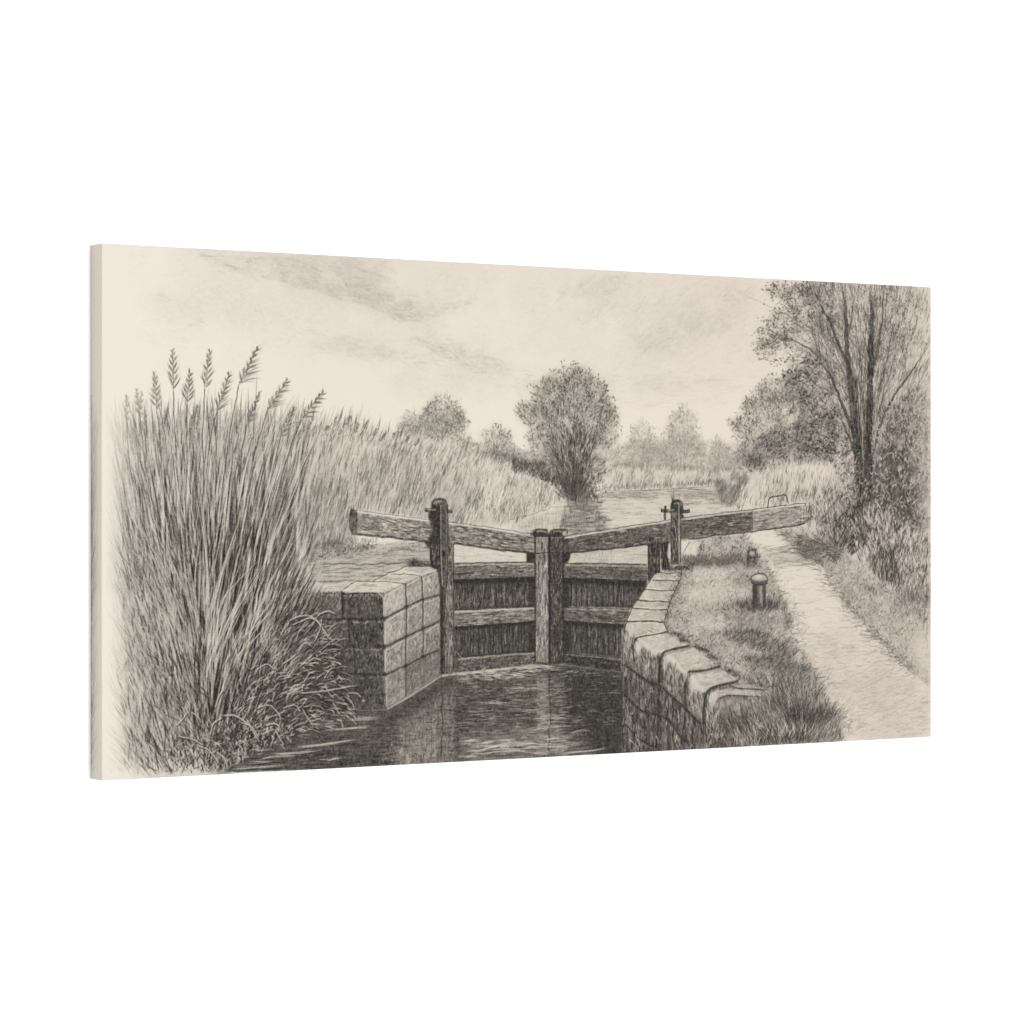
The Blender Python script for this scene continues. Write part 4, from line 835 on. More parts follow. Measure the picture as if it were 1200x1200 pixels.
# ------------------------------------------------------------ mooring bollards
tone([(882.4, 684), (897.4, 684), (897, 712), (882.8, 712)], .55, 1, .5)
tone([(882.4, 684), (887.5, 684), (887.5, 712), (882.8, 712)], .86, .85, .9, 'dark'); tone([(894.4, 684), (897.4, 684), (897, 712), (894.4, 712)], .8, .8, .7, 'dark')
hatch([(883, 684), (897, 684), (897, 712), (883, 712)], 26, 90, 10, .8, .85, .5, 'dark', 2, 2); line([(892, 686), (892.2, 711)], 3.6, .22, .75, 'light', grit=.2)
tone([(880.4, 678), (882, 674), (889.6, 672.4), (897.6, 674), (899.6, 678), (899.4, 683), (890, 685), (880.4, 683)], .30, 1, .6)
tone([(883, 676), (889, 673.6), (896, 675.6), (893, 678), (886, 678.4)], .05, .9, 1, 'light'); tone([(880.4, 679.4), (890, 681.6), (899.6, 679.4), (899.4, 683.4), (890, 685.4), (880.4, 683.4)], .8, .8, .8, 'dark')
line([(880.4, 682), (880.6, 676), (885, 673), (890, 672.2), (896, 673.2), (899.4, 676.6), (899.6, 682)], 1.2, .9, .9); line([(880.4, 683.4), (890, 685.6), (899.4, 683.4)], 1.4, .95, .9)
line([(882.6, 685), (883, 711)], 1.2, .93, .9); line([(897.2, 685), (897, 711)], 1.1, .9, .85)
tone([(876, 646), (881, 643.4), (886, 645), (888, 652), (886, 663), (876, 664), (875, 655)], .55, .95, .8); hatch([(875, 644), (888, 645), (886, 663), (875, 664)], 90, 85, 5, .8, .88, .65, 'dark', 25, 30)
tone([(879, 646), (884, 646.4), (885, 651), (880, 651)], .14, .85, .8); line([(875.4, 652), (880, 654), (888, 652.6)], 1.2, .9, .85); line([(875, 662), (876, 652), (878, 645), (884, 643.6), (888, 648), (886.6, 660)], 1., .85, .8)
tone([(872, 660), (890, 661), (892, 666), (872, 666)], .6, .7, 1.5, 'dark', N_FINE, .8)
x = 889+rng.normal(0, 12, 150); strokes(arcs(x, 715+rng.normal(0, 2, 150), 90-(x-889)*2.2+rng.normal(0, 10, 150), rng.uniform(4, 12, 150), rng.normal(0, 20, 150)), .9, .78, .55, 'dark', .1, .6, rng.uniform(.4, 1, 150))

# --------------------------------------- coarse grass at the foot, lower right
BG = [(852, 876), (856, 842), (872, 832), (905, 820), (925, 795), (948, 798), (966, 825), (985, 848), (985, 869), (930, 872)]
tone(BG, .42, .85, 5, 'dark', N_MID, .5)
tone([(840, 876), (842, 836), (858, 838), (872, 856), (872, 876)], .70, .7, 4, 'dark', N_MID, .5)
def tuft(cx, cy, n_, sx, lo, hi, v, mode, a=.65, w_=.9, lean=1.2, sp=14, sy=4):
    x = cx+rng.normal(0, sx, n_); y = cy+rng.normal(0, sy, n_)
    strokes(arcs(x, y, 90-(x-cx)*lean+rng.normal(0, sp, n_), rng.uniform(lo, hi, n_), -(x-cx)*.6+rng.normal(0, 16, n_)), w_, v, a, mode, .08, .5, rng.uniform(.35, 1, n_), 'blade')
hatch(BG, 1000, lambda x, y: np.interp(x, [846, 900, 940, 1010], [112, 115, 90, 55]), 15, .9, .82, .6, 'dark', 14, 18, clump=N_MID)
hatch(BG, 420, lambda x, y: np.interp(x, [846, 900, 940, 1010], [110, 112, 92, 60]), 12, .9, .06, .55, 'light', 14, 18, clump=N_FINE)
tuft(938, 850, 280, 13, 18, 42, .84, 'dark'); tuft(925, 868, 260, 18, 16, 40, .84, 'dark', lean=.9); tuft(962, 842, 150, 12, 8, 22, .74, 'dark', sp=20); tuft(982, 854, 90, 12, 5, 13, .66, 'dark', .5, sp=28)
tuft(935, 860, 90, 22, 14, 34, .08, 'light', .6); tuft(915, 800, 260, 22, 8, 22, .74, 'dark', sp=22, sy=8); tuft(892, 872, 130, 16, 14, 32, .86, 'dark', lean=.4, sp=18); tuft(868, 874, 50, 13, 8, 24, .1, 'light', .7, lean=.4, sp=22)
tuft(903, 826, 150, 10, 7, 20, .72, 'dark', sp=22, sy=7); tuft(880, 846, 120, 14, 8, 22, .74, 'dark', lean=.5, sp=18, sy=8)
tuft(900, 865, 60, 20, 14, 32, .12, 'light', .7, lean=.5, sp=18)
for cx_, cy_, r_ in [(863, 830, 4.5), (866, 836, 3), (855, 822, 3), (890, 850, 3), (846, 826, 3), (870, 868, 3)]:
    tone(ellipse(cx_, cy_, r_, r_*.8, .12), .16, .55, 1.2, 'light')
for pts in ([(737, 866), (745, 873), (752, 879)], [(744, 860), (749, 872), (753, 880)], [(769, 862), (771, 870), (770, 880)], [(794, 861), (792, 869), (796, 878)], [(792, 862), (798, 876)], [(820, 868), (817, 878)], [(842, 832), (839, 842), (836, 848)], [(828, 868), (833, 860), (840, 864)], [(811, 872), (806, 878)]):
    line(pts, 1.5, .08, .9, 'light', shape='blade', grit=.1)
hatch([(826, 850), (846, 840), (850, 878), (822, 880)], 70, 90, 9, 1.2, .2, .6, 'light', 22, 30)
hatch([(730, 876), (850, 866), (850, 879), (730, 886)], 150, 88, 8, 1., .92, .6, 'dark', 18, 20)

# ------------------------------------- the great reed clump in the left foreground
RC = [(140, 560), (200, 540), (320, 545), (340, 620), (345, 690), (345, 760), (300, 860), (262, 905), (200, 908), (175, 850), (160, 740)]
tone(RC, .18, .9, 18, 'dark', N_VERT, .5)
tone([(205, 660), (235, 590), (300, 600), (345, 640), (350, 720), (330, 800), (290, 870), (230, 870), (210, 800)], .64, .85, 15, 'dark', N_VERT, .5)
tone([(205, 750), (240, 690), (330, 660), (360, 700), (420, 800), (410, 838), (300, 870), (235, 872)], .76, .8, 12, 'dark', N_MID, .5)
tone([(215, 760), (240, 640), (300, 660), (300, 800), (262, 860), (228, 860)], .85, .7, 10, 'dark', N_VERT, .5)
def clump_ang(x, y):      # every blade leans away from the root of the clump
    return np.degrees(np.arctan2(np.maximum(1015-y, 60), (x-238)*np.interp(y, [480, 700, 900], [.75, 1.0, 1.35])))
AREA = [(122, 520), (200, 505), (330, 505), (365, 560), (362, 640), (348, 760), (310, 850), (262, 905), (150, 912), (122, 900)]
fadeL = lambda x, y: np.clip((x-114)/np.interp(y, [480, 700, 900], [40, 60, 75]), .05, 1)*np.interp(y, [490, 560, 640], [.25, .5, 1])*np.clip((x-112)/np.interp(y, [560, 640, 900], [110, 62, 48]), .12, 1)
hatch(AREA, 2000, clump_ang, 44, 1.2, .82, .55, 'dark', 7, 12, clump=N_VERT, amt=.8, dens=fadeL)
hatch([(180, 600), (340, 600), (345, 780), (300, 870), (230, 880), (180, 800)], 1000, clump_ang, 34, 1.3, .95, .55, 'dark', 6, 10, clump=N_VERT)
hatch(AREA, 620, clump_ang, 52, 2.6, .10, .65, 'light', 7, 10, clump=N_VERT, amt=.9, dens=fadeL)
hatch([(120, 500), (180, 500), (185, 905), (120, 912)], 900, lambda x, y: np.interp(x, [120, 185], [112, 104]), 17, 1., .62, .5, 'dark', 12, 20, clump=N_VERT, dens=fadeL)
hatch([(150, 640), (230, 640), (240, 905), (150, 912)], 700, lambda x, y: rng.normal(104, 16, len(x)), 15, 1.2, .80, .55, 'dark', 8, 22, clump=N_MID, dens=fadeL)
hatch([(150, 640), (230, 640), (240, 905), (150, 912)], 420, lambda x, y: rng.normal(102, 18, len(x)), 14, 1.6, .06, .65, 'light', 8, 22, clump=N_MID)
tone([(119, 480), (150, 480), (160, 915), (119, 915)], .06, .5, 9, 'light')
hatch([(122, 740), (200, 730), (290, 890), (265, 906), (122, 912)], 420, lambda x, y: rng.normal(98, 20, len(x)), 13, 1.5, .08, .6, 'light', 8, 22)
m = 170
bx = rng.uniform(140, 335, m); by = rng.uniform(590, 720, m); an = np.interp(bx, [130, 238, 340], [106, 90, 70])+rng.normal(0, 4, m)
P = arcs(bx, by, an, rng.uniform(50, 140, m), np.where(bx < 220, 6, -10)+rng.normal(0, 6, m))
strokes(P, 1.1, .78, .7, 'dark', .15, .35, rng.uniform(.3, 1, m)*np.clip((bx-110)/90, .3, 1))
m = 110
bx = rng.uniform(145, 335, m); by = rng.uniform(590, 740, m); an = np.interp(bx, [130, 238, 340], [106, 90, 70])+rng.normal(0, 4, m)
P = arcs(bx, by, an, rng.uniform(40, 110, m), np.where(bx < 220, 6, -10)+rng.normal(0, 6, m))
strokes(P+np.array([1.3, 0]), 1., .85, .6, 'dark', .15, .35, rng.uniform(.4, 1, m)); strokes(P, 2.6, .07, .75, 'light', .15, .35, rng.uniform(.4, 1, m), 'blade')
hatch([(215, 640), (300, 630), (318, 700), (290, 800), (262, 862), (230, 862), (212, 780)], 420, clump_ang, 36, 1.6, 1., .7, 'dark', 5, 8, clump=N_VERT, amt=1.2)
# long pale leaves fanning up from the root
for pts, w_ in [([(246, 800), (243, 740), (240, 700), (247, 672), (252, 640), (259, 600), (265, 560)], 3.), ([(252, 790), (253, 745), (262, 715), (270, 690), (282, 640), (292, 600)], 3.), ([(228, 700), (221, 680), (211, 670), (203, 650), (192, 630)], 3.2), ([(226, 720), (220, 695), (215, 650), (212, 620), (206, 590)], 2.4),
               ([(225, 780), (222, 742), (212, 722), (207, 700), (202, 670)], 2.8), ([(284, 790), (292, 750), (298, 720), (303, 690), (313, 660)], 2.4), ([(308, 705), (318, 680), (329, 660), (341, 640), (352, 625)], 2.8), ([(255, 760), (262, 725), (268, 710), (270, 690), (276, 660)], 2.4), ([(205, 780), (196, 730), (184, 705), (172, 680)], 2.4),
               ([(283, 795), (290, 760), (296, 735), (310, 715), (325, 690)], 2.), ([(238, 820), (235, 770), (228, 720)], 1.8), ([(247, 830), (249, 780), (250, 730), (253, 690)], 1.8), ([(298, 690), (303, 660), (306, 640), (310, 610)], 2.), ([(280, 778), (276, 760), (271, 740)], 2.), ([(194, 690), (182, 660), (174, 640), (166, 615)], 2.2),
               ([(230, 640), (225, 600), (219, 560), (214, 530)], 1.8), ([(260, 640), (264, 600), (268, 560), (274, 530)], 2.), ([(245, 640), (244, 600), (240, 560)], 1.6), ([(200, 640), (192, 600), (185, 570)], 1.8), ([(300, 640), (310, 600), (322, 560), (330, 535)], 2.), ([(280, 640), (290, 590), (298, 550)], 1.8),
               ([(320, 770), (330, 740), (342, 715), (352, 700)], 1.8), ([(296, 800), (305, 770), (315, 745)], 1.8), ([(212, 800), (205, 780), (196, 760)], 2.), ([(325, 700), (332, 680), (342, 660)], 2.)]:
    sh = [(a+w_*.65, b) for a, b in pts]
    line(sh, w_*.8, .92, .75, shape='blade', ta=.05, tb=.3, grit=.2, wobble=.4)
    line(pts, w_*1.4, .06, .92, 'light', shape='blade', ta=.05, tb=.25, grit=.15, wobble=.4)
m = 130     # many finer leaves of the same fan
bx = 238+rng.normal(0, 20, m); by = rng.uniform(700, 850, m)
P = arcs(bx, by, 90-(bx-238)*.9+rng.normal(-2, 11, m), rng.uniform(60, 170, m), rng.normal(-6, 14, m))
strokes(P+np.array([1.1, 0]), 1., .95, .75, 'dark', .08, .4, rng.uniform(.4, 1, m), 'blade'); strokes(P, 2.3, .09, .75, 'light', .08, .4, rng.uniform(.3, 1, m), 'blade')
tone([(140, 640), (215, 620), (245, 700), (245, 880), (200, 906), (150, 900), (136, 760)], .34, .6, 14, 'dark', N_VERT, .8)
hatch([(136, 620), (225, 610), (240, 880), (200, 908), (145, 908)], 620, lambda x, y: rng.normal(102, 11, len(x)), 22, 1.15, .72, .5, 'dark', 5, 14, clump=N_VERT, dens=lambda x, y: np.clip((x-120)/50, .15, 1))
hatch([(136, 620), (225, 610), (240, 880), (200, 908), (145, 908)], 300, lambda x, y: rng.normal(102, 11, len(x)), 22, 1.7, .12, .5, 'light', 5, 14, clump=N_VERT)
hatch([(175, 770), (240, 770), (262, 905), (172, 911)], 320, lambda x, y: rng.normal(102, 20, len(x)), 16, 1.2, .85, .6, 'dark', 8, 20, clump=N_MID)
# deep gaps between the stems
for pts, w_ in [([(235, 850), (233, 800), (234, 760), (236, 720), (238, 690)], 6), ([(268, 790), (270, 765), (272, 740)], 5), ([(222, 730), (217, 705), (213, 690)], 4.5), ([(205, 800), (199, 770), (196, 745)], 5), ([(247, 700), (249, 660), (252, 620)], 2.5), ([(285, 745), (292, 700), (296, 680)], 3.5), ([(258, 860), (262, 840), (268, 820)], 7), ([(205, 650), (210, 680)], 3)]:
    line(pts, w_, .96, .65, shape='blade', ta=.25, tb=.3, grit=.5, wobble=1.)
# tangled, arching grass spilling to the right over the wall
SP = [(300, 760), (340, 715), (372, 722), (395, 755), (402, 800), (412, 838), (380, 852), (335, 868), (290, 870), (262, 860), (275, 800)]
tone([(262, 850), (300, 830), (400, 830), (410, 842), (385, 853), (345, 866), (310, 878), (262, 906), (240, 900)], .74, .85, 4, 'dark', N_MID, .6)
tone(SP, .76, .7, 7, 'dark', N_MID, .6)
def arch(x, y): return np.interp(x+(y-780)*.35, [285, 330, 370, 415], [72, 50, 15, -35])
hatch(SP, 900, arch, 11, 1.1, .95, .65, 'dark', 22, 40, clump=N_MID)
m = 520; x, y = scatter(SP, m); m = len(x); A = arch(x, y)+rng.normal(8, 22, m)
P = arcs(x, y, A, rng.uniform(7, 20, m), -rng.uniform(20, 85, m))
strokes(P+np.array([.5, 1.2]), 1.1, .97, .7, 'dark', .1, .3, rng.uniform(.4, 1, m)); strokes(P, 1.5, .12, .8, 'light', .1, .3, rng.uniform(.35, 1, m), 'leaf')
m = 130; x, y = scatter(SP, m); m = len(x)
strokes(arcs(x, y, rng.normal(60, 60, m), rng.uniform(4, 8, m), rng.normal(0, 60, m)), 1.4, .1, .75, 'light', .2, .3, rng.uniform(.4, 1, m), 'leaf')
BK = [(200, 870), (240, 850), (300, 845), (345, 850), (345, 868), (310, 878), (266, 905), (205, 909)]
hatch(BK, 420, lambda x, y: rng.normal(95, 30, len(x)), 12, 1.2, .92, .65, 'dark', 10, 25)
hatch(BK, 260, lambda x, y: rng.normal(100, 32, len(x)), 11, 1.5, .10, .65, 'light', 10, 25, shape='leaf')
hatch([(250, 860), (300, 850), (345, 852), (330, 872), (266, 903), (240, 905)], 200, lambda x, y: rng.normal(75, 35, len(x)), 10, 1.3, .95, .7, 'dark', 10, 30)
hatch([(250, 860), (300, 850), (345, 852), (330, 872), (266, 903), (240, 905)], 130, lambda x, y: rng.normal(60, 45, len(x)), 9, 1.5, .12, .75, 'light', 10, 50, shape='leaf')
hatch([(335, 640), (365, 700), (380, 760), (330, 800), (300, 780), (310, 700)], 320, lambda x, y: np.degrees(np.arctan2(900-y, (x-235))), 22, 1., .15, .6, 'light', 8, 15)
hatch([(325, 650), (360, 690), (370, 740), (330, 780), (310, 720)], 320, lambda x, y: np.degrees(np.arctan2(900-y, (x-235))), 22, .9, .92, .6, 'dark', 8, 15)
for pts, w_ in [([(338, 728), (350, 722), (364, 722), (374, 730), (381, 740), (386, 750)], 1.8), ([(371, 722), (378, 718), (386, 716), (394, 720)], 1.5), ([(340, 733), (355, 727), (366, 724), (378, 736), (388, 754)], 1.4), ([(348, 812), (365, 811), (390, 808), (410, 804), (420, 804)], 1.6), ([(360, 776), (368, 771), (378, 774)], 1.4), ([(379, 796), (386, 785), (392, 782)], 1.4),
               ([(390, 822), (394, 830), (398, 838)], 1.4), ([(404, 816), (412, 822), (416, 832)], 1.2), ([(408, 812), (418, 812), (424, 818)], 1.4), ([(354, 830), (361, 842), (368, 852)], 1.3), ([(322, 855), (328, 866), (334, 874)], 1.3), ([(378, 724), (374, 740), (368, 752)], 1.1),
               ([(258, 838), (266, 838), (274, 838), (290, 848), (300, 862), (305, 874)], 2.), ([(246, 862), (250, 848), (262, 840)], 1.5), ([(252, 830), (257, 815), (262, 808)], 1.5), ([(280, 845), (295, 852), (304, 866)], 1.3), ([(228, 872), (243, 878), (252, 888), (258, 896)], 1.8), ([(252, 880), (262, 888), (267, 902)], 1.8), ([(208, 862), (225, 866), (240, 874)], 1.4),
               ([(224, 834), (232, 840), (236, 848)], 1.3), ([(206, 850), (214, 842), (218, 836)], 1.4), ([(300, 785), (312, 778), (322, 785)], 1.4), ([(330, 778), (340, 772), (348, 766)], 1.3), ([(380, 800), (386, 812), (392, 818)], 1.1), ([(355, 800), (362, 790), (370, 786)], 1.3), ([(330, 830), (345, 826), (352, 836)], 1.2), ([(300, 830), (315, 826), (326, 836), (330, 846)], 1.3), ([(310, 850), (322, 848), (330, 856)], 1.2)]:
    line([(a+.6, b+1.3) for a, b in pts], w_*1.1, .97, .8, grit=.2); line(pts, w_, .08, .92, 'light', ta=.1, tb=.15, grit=.1)
tone(ellipse(426, 821, 1.8, 1.2, 0), .0, .9, .4, 'light')
# short dark grass against the pale coping
for bx, by, ln_, an_ in [(352, 705, 26, 68), (360, 712, 34, 66), (368, 704, 28, 60), (345, 715, 30, 70), (375, 712, 30, 62), (340, 700, 34, 72), (366, 720, 24, 64), (356, 690, 22, 64), (349, 690, 26, 66), (333, 712, 40, 72)]:
    strokes(arcs(np.array([bx+0.]), np.array([by+0.]), np.array([an_+0.]), np.array([ln_+0.]), np.array([-14.])), 1.3, .86, .85, 'dark', .05, .5, None, 'blade')

# ---------------------------------------------------------------- reed plumes
hatch([(128, 480), (160, 470), (200, 478), (300, 485), (345, 480), (345, 540), (128, 560)], 620, lambda x, y: np.interp(x, [128, 215, 345], [104, 88, 70]), 19, .8, .46, .5, 'dark', 7, 14, clump=N_VERT, dens=fadeL)
hatch([(128, 500), (345, 495), (345, 545), (128, 560)], 420, lambda x, y: np.interp(x, [128, 215, 345], [104, 88, 70]), 19, .9, .08, .5, 'light', 7, 14, clump=N_VERT)
def plume(tip, foot, stem, v=.62, n_=46, wide=5.5, hook=0.):
    tip = np.array(tip, float); foot = np.array(foot, float); ax = foot-tip; L = np.hypot(*ax)
    up = np.degrees(np.arctan2(ax[1], -ax[0]))
    line([tuple(foot), tuple((tip+foot)/2), tuple(tip)], 1.3, v, .8, wobble=.4, tb=.1)
    k = 12 if n_ > 40 else 8                      # tufts, alternating up the stalk
    for i in range(k):
        s = .10+.88*i/(k-1); sd = 1 if (i+(k % 2)) % 2 else -1
        p = tip+ax*s
        l_ = 2.5*wide*(.40+1.0*s)*rng.uniform(.85, 1.2)*((1+hook*.6) if sd > 0 else (1-hook*.5))*(L/48)**.5
        m = 7
        a_ = up-sd*(rng.uniform(16, 26)+14*s+6*hook*(sd > 0))+rng.normal(0, 6, m)
        P = arcs(p[0]+rng.normal(0, .5, m), p[1]+rng.normal(0, .8, m), a_, l_*rng.uniform(.6, 1.1, m), (18-100*hook*(sd > 0))*np.ones(m)*sd+rng.normal(0, 10, m))
        strokes(P, .95, v*.92, .62, 'dark', .03, .45, rng.uniform(.35, 1, m), 'leaf')
    m = int(n_*.6); s = rng.uniform(0, 1, m)**.8; p = tip+ax*s[:, None]
    sd = rng.choice([-1, 1], m)
    strokes(arcs(p[:, 0]+sd*rng.uniform(0, 1.4, m)*(.3+s), p[:, 1], up-sd*rng.uniform(10, 35, m), rng.uniform(2, 4.5, m), rng.normal(0, 20, m)), 1.1, v, .7, 'dark', .1, .3, rng.uniform(.4, 1, m), 'leaf')
    if stem: line([tuple(foot)]+stem, 1.25, min(.9, v+.1), .9, wobble=.25, tb=.25, grit=.2)
plume((202, 408), (203, 456), [(204, 490), (206, 525), (208, 560)], .60)
plume((246, 408), (240, 454), [(238.6, 490), (237, 510), (238, 540), (236, 570)], .62)
plume((303, 404), (280, 450), [(274, 480), (268, 515), (262, 560), (258, 600)], .68, hook=.6)
plume((181, 436), (183, 480), [(186, 500), (188, 530), (190, 570)], .55)
plume((222.6, 434), (219, 472), [(219, 510), (219, 545), (217, 585)], .62)
plume((269.4, 435), (254, 482), [(248, 505), (244, 535), (240, 570)], .66, hook=.4)
plume((338, 443), (313, 480), [(305, 508), (296, 540), (290, 575)], .64, hook=.6)
plume((304.6, 459), (290, 495), [(285, 520), (278, 545), (270, 580)], .60, wide=4)
plume((380, 457), (354, 490), [(344, 515), (335, 540), (322, 590), (315, 620)], .66, hook=.6)
plume((345, 476), (329, 512), [(322, 540), (315, 570)], .58, wide=4)
plume((231, 474), (224, 500), [(221, 530)], .58, wide=3.5); plume((196, 479), (189, 502), [(186, 530)], .45, wide=3.5)
plume((148, 462), (148, 494), [(150, 525), (153, 560)], .36, 26, 3.5); plume((160, 455), (164, 490), [(168, 530), (172, 570)], .42, 30, 4); plume((166, 458), (162, 488), None, .36, 22, 3.5); plume((170, 480), (169, 500), [(172, 540)], .46, 22, 3)
plume((248, 478), (247, 500), [(244, 530)], .5, 24, 3.5); plume((282, 480), (279, 505), [(276, 530)], .42, 24, 3); plume((213, 482), (209, 505), None, .34, 20, 3); plume((128, 490), (134, 520), [(140, 560)], .3, 16, 3)

def picture():
    """graphite + paper -> colour the sheet shows in even light (sRGB)"""
    d = D*.88+blur(D, 1)*.12
    d = d+.26*np.maximum(blur(d, 5)-d, 0)        # smudged half-tones between the strokes
    d = np.clip(d+.26*(d-blur(d, 3)), 0, 1)      # firmer pressure on the marks
    d = np.clip(d+.15*4*d*(1-d)*(d-.34), 0, 1)   # pressed darks, clean lights
    # graphite catches the tooth of the paper: mid tones break up most
    tooth = (N_GRAIN-.5)*.8+(N_FINE-.5)*.7
    d = d*(1+tooth*.62*(1-d*.6))
    # sheet borders stay almost bare
    u = (np.arange(SW)+.5)/SW; q = (np.arange(SH)+.5)/SH
    fade = np.clip((u-.003)/.022, 0, 1)*np.clip((1.0-u)/.012+.45, 0, 1)
    d = d*fade[None, :]
    weave = 1+.012*(N_GRAIN-.5)
    d = np.clip(d+.018*(N_FINE-.5)+.012*(N_BIG-.5)+.012*(np.sin(np.arange(SW)*2.1)[None, :]*np.sin(np.arange(SH)*2.1)[:, None]), 0, 1)
    pa = np.array([242, 234, 220.])/255; pb = np.array([237, 227, 212.])/255; pc = np.array([231, 218, 204.])/255
    k = np.clip(u/.25, 0, 1)[:, None]; k2 = np.clip((u-.45)/.5, 0, 1)[:, None]
    paper = (pa*(1-k)+pb*k)*(1-k2)+pc*k2
    ink = np.array([43, 40, 36.])/255
    e = d[..., None]
    return paper[None]*(1-e)*weave[..., None]+ink*e

# ======================================================================
# OBJECTS
# ======================================================================
def srgb_to_lin(a): return np.where(a <= .04045, a/12.92, ((a+.055)/1.055)**2.4)
def lin_to_srgb(a): return np.where(a <= .0031308, a*12.92, 1.055*np.maximum(a, 1e-6)**(1/2.4)-.055)

def sheet_image():
    """the finished drawing, as the base colour of the printed cloth"""
    rgb = lin_to_srgb(np.clip(srgb_to_lin(np.clip(picture(), 0, 1))/IRR, 0, 1))
    img = bpy.data.images.new('pencil_drawing', SW, SH, alpha=False)
    px = np.ones((SH, SW, 4), np.float32)
    px[..., :3] = rgb[::-1]
    img.pixels.foreach_set(px.ravel())
    img.update(); img.pack()
    return img

def printed_cloth(img):
    m = bpy.data.materials.new('printed_canvas'); m.use_nodes = True
    nt = m.node_tree; b = nt.nodes['Principled BSDF']
    uv = nt.nodes.new('ShaderNodeUVMap'); uv.uv_map = 'sheet'
    tx = nt.nodes.new('ShaderNodeTexImage'); tx.image = img; tx.interpolation = 'Linear'; tx.extension = 'EXTEND'
    nt.links.new(uv.outputs['UV'], tx.inputs['Vector'])
    nt.links.new(tx.outputs['Color'], b.inputs['Base Color'])
    b.inputs['Roughness'].default_value = .9
    b.inputs['Specular IOR Level'].default_value = .08
    # the weave of the cloth: two crossed wave textures as a fine bump
    tc = nt.nodes.new('ShaderNodeTexCoord')
    hs = []
    for d in ('X', 'Z'):
        w = nt.nodes.new('ShaderNodeTexWave'); w.bands_direction = d; w.wave_profile = 'SIN'
        w.inputs['Scale'].default_value = 260; w.inputs['Distortion'].default_value = 1.2; w.inputs['Detail'].default_value = 1
        nt.links.new(tc.outputs['Object'], w.inputs['Vector']); hs.append(w)
    mx = nt.nodes.new('ShaderNodeMath'); mx.operation = 'MULTIPLY'
    nt.links.new(hs[0].outputs['Fac'], mx.inputs[0]); nt.links.new(hs[1].outputs['Fac'], mx.inputs[1])
    bp = nt.nodes.new('ShaderNodeBump'); bp.inputs['Strength'].default_value = .12; bp.inputs['Distance'].default_value = .0003
    nt.links.new(mx.outputs[0], bp.inputs['Height']); nt.links.new(bp.outputs['Normal'], b.inputs['Normal'])
    return m

def plain(name, col, rough=.8, noise=.04, scale=40):
    m = bpy.data.materials.new(name); m.use_nodes = True
    nt = m.node_tree; b = nt.nodes['Principled BSDF']
    n = nt.nodes.new('ShaderNodeTexNoise'); n.inputs['Scale'].default_value = scale; n.inputs['Detail'].default_value = 4
    tc = nt.nodes.new('ShaderNodeTexCoord'); nt.links.new(tc.outputs['Object'], n.inputs['Vector'])
    r = nt.nodes.new('ShaderNodeValToRGB')
    r.color_ramp.elements[0].color = tuple(c*(1-noise) for c in col)+(1,)
    r.color_ramp.elements[1].color = tuple(col)+(1,)
    nt.links.new(n.outputs['Fac'], r.inputs['Fac']); nt.links.new(r.outputs['Color'], b.inputs['Base Color'])
    b.inputs['Roughness'].default_value = rough; b.inputs['Specular IOR Level'].default_value = .1
    return m

def mesh_ob(name, verts, faces, uvs, mat, parent=None, smooth=False):
    me = bpy.data.meshes.new(name)
    me.from_pydata(verts, [], faces); me.update()
    if uvs is not None:
        l = me.uv_layers.new(name='sheet')
        for p in me.polygons:
            for li, vi in zip(p.loop_indices, p.vertices): l.data[li].uv = uvs[vi]
    me.materials.append(mat)
    if smooth:
        for p in me.polygons: p.use_smooth = True
    o = bpy.data.objects.new(name, me)
    scene.collection.objects.link(o)
    if parent is not None: o.parent = parent
    return o

# the white wall behind
wall_m = plain('white_wall_paint', (.93, .93, .93), .9, .01, 60)
wall = mesh_ob('wall', [(-14, 0, -6), (14, 0, -6), (14, 0, 9), (-14, 0, 9)], [(0, 1, 2, 3)], None, wall_m)
wall['kind'] = 'structure'

# the canvas: an Empty at the foot of the canvas, on the wall
canvas = bpy.data.objects.new('canvas_print', None)
canvas.location = (0, 0, ZC-CH/2)
scene.collection.objects.link(canvas)
canvas['label'] = 'wide stretched canvas print of a sepia pencil drawing of a canal lock gate'
canvas['category'] = 'canvas print'

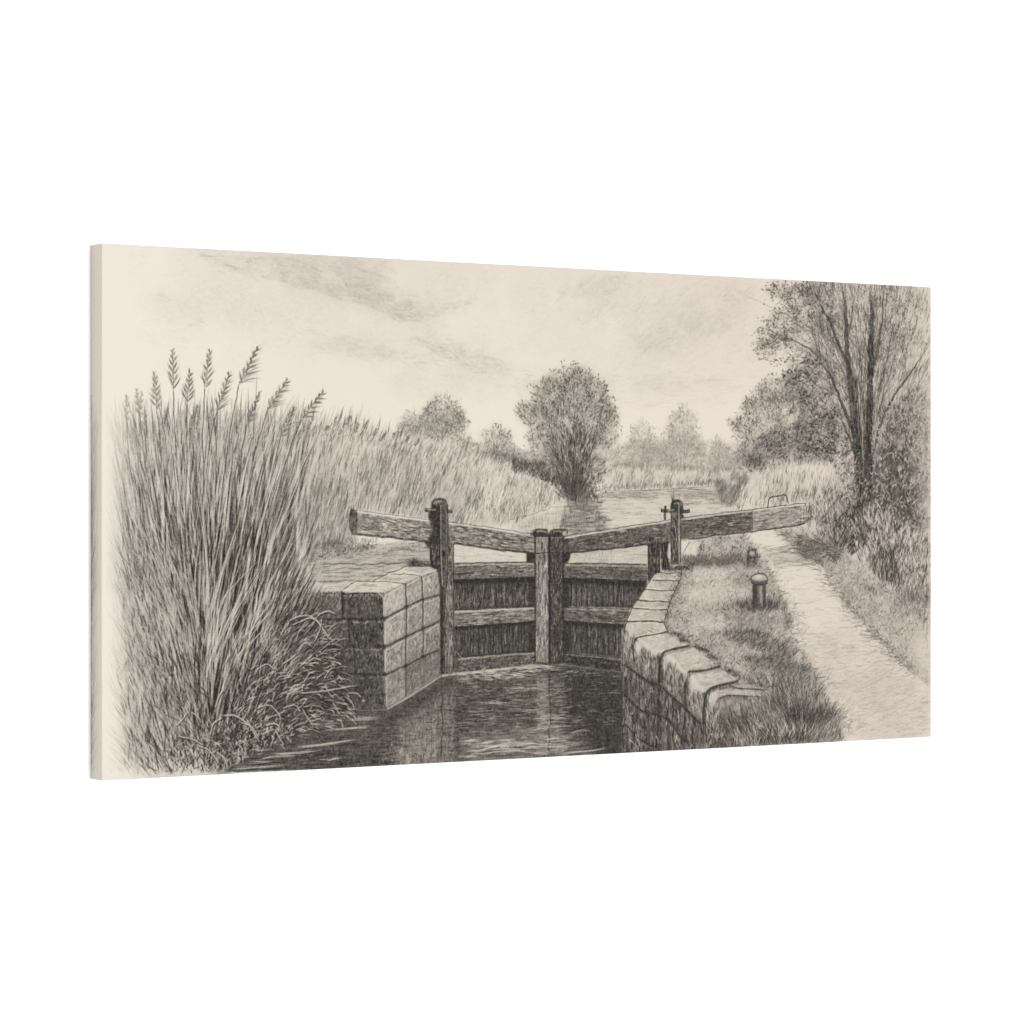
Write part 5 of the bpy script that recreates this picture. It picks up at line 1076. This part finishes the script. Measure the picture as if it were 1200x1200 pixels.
cloth = printed_cloth(sheet_image())
R = .0009                                # the cloth folds over the bars in a tight round
w2, h2 = CW/2, CH/2
def ring(inset, y):                      # a rectangle, `inset` in from the outline, at depth y
    a, b = w2-inset, h2-inset
    return [(-a, y, h2-b), (a, y, h2-b), (a, y, h2+b), (-a, y, h2+b)]
def uv_of(v, extra=0.): return (min(1, max(0, (v[0]+w2)/CW)), min(1, max(0, v[2]/CH)))
# printed front with its rounded fold
verts, faces = [], []
N = 5
for i in range(N+1):
    t = math.pi/2*i/N
    verts += ring(R*(1-math.sin(t)), FRONT+R*(1-math.cos(t)))
nx, nz = 24, 12                          # the flat, with a faint slack in the cloth
base = len(verts)
faces_front = []
for j in range(nz+1):
    for i in range(nx+1):
        x = -(w2-R)+2*(w2-R)*i/nx; z = R+(CH-2*R)*j/nz
        s = math.sin(math.pi*i/nx)*math.sin(math.pi*j/nz)
        verts.append((x, FRONT+.0006*s, z))
for j in range(nz):
    for i in range(nx):
        a = base+j*(nx+1)+i
        faces.append((a, a+1, a+nx+2, a+nx+1))
for i in range(N):
    for k in range(4):
        a, b = i*4+k, i*4+(k+1) % 4
        faces.append((a, a+4, b+4, b))
face = mesh_ob('printed_face', verts, faces, [uv_of(v) for v in verts], cloth, canvas, True)
# the picture carries on round the sides, mirrored at the fold
def side(pa, pb, axis, sign):
    vs_, uv_ = [], []
    m = 8
    y0, y1 = FRONT+R, -.0008
    for q in range(m+1):
        y = y0+(y1-y0)*q/m
        for p in (pa, pb):
            vs_.append((p[0], y, p[1]))
            u, v = (p[0]+w2)/CW, p[1]/CH
            d = (y-FRONT)
            if axis == 'x': u = d/CW if sign < 0 else 1-d/CW
            else: v = d/CH if sign < 0 else 1-d/CH
            uv_.append((u, v))
    fs = [(2*q, 2*q+1, 2*q+3, 2*q+2) for q in range(m)]
    return mesh_ob('side_edge', vs_, fs, uv_, cloth, canvas)
side((-w2, CH), (-w2, 0), 'x', -1)
side((w2, 0), (w2, CH), 'x', 1)
side((-w2, 0), (w2, 0), 'z', -1)
side((w2, CH), (-w2, CH), 'z', 1)
mesh_ob('added_back_panel', [(-w2, -.0008, 0), (w2, -.0008, 0), (w2, -.0008, CH), (-w2, -.0008, CH)], [(0, 3, 2, 1)], None,  # unseen panel, added to close the back so no light leaks in
        plain('added_back_brown', (.42, .33, .22), .8, .2, 30), canvas)
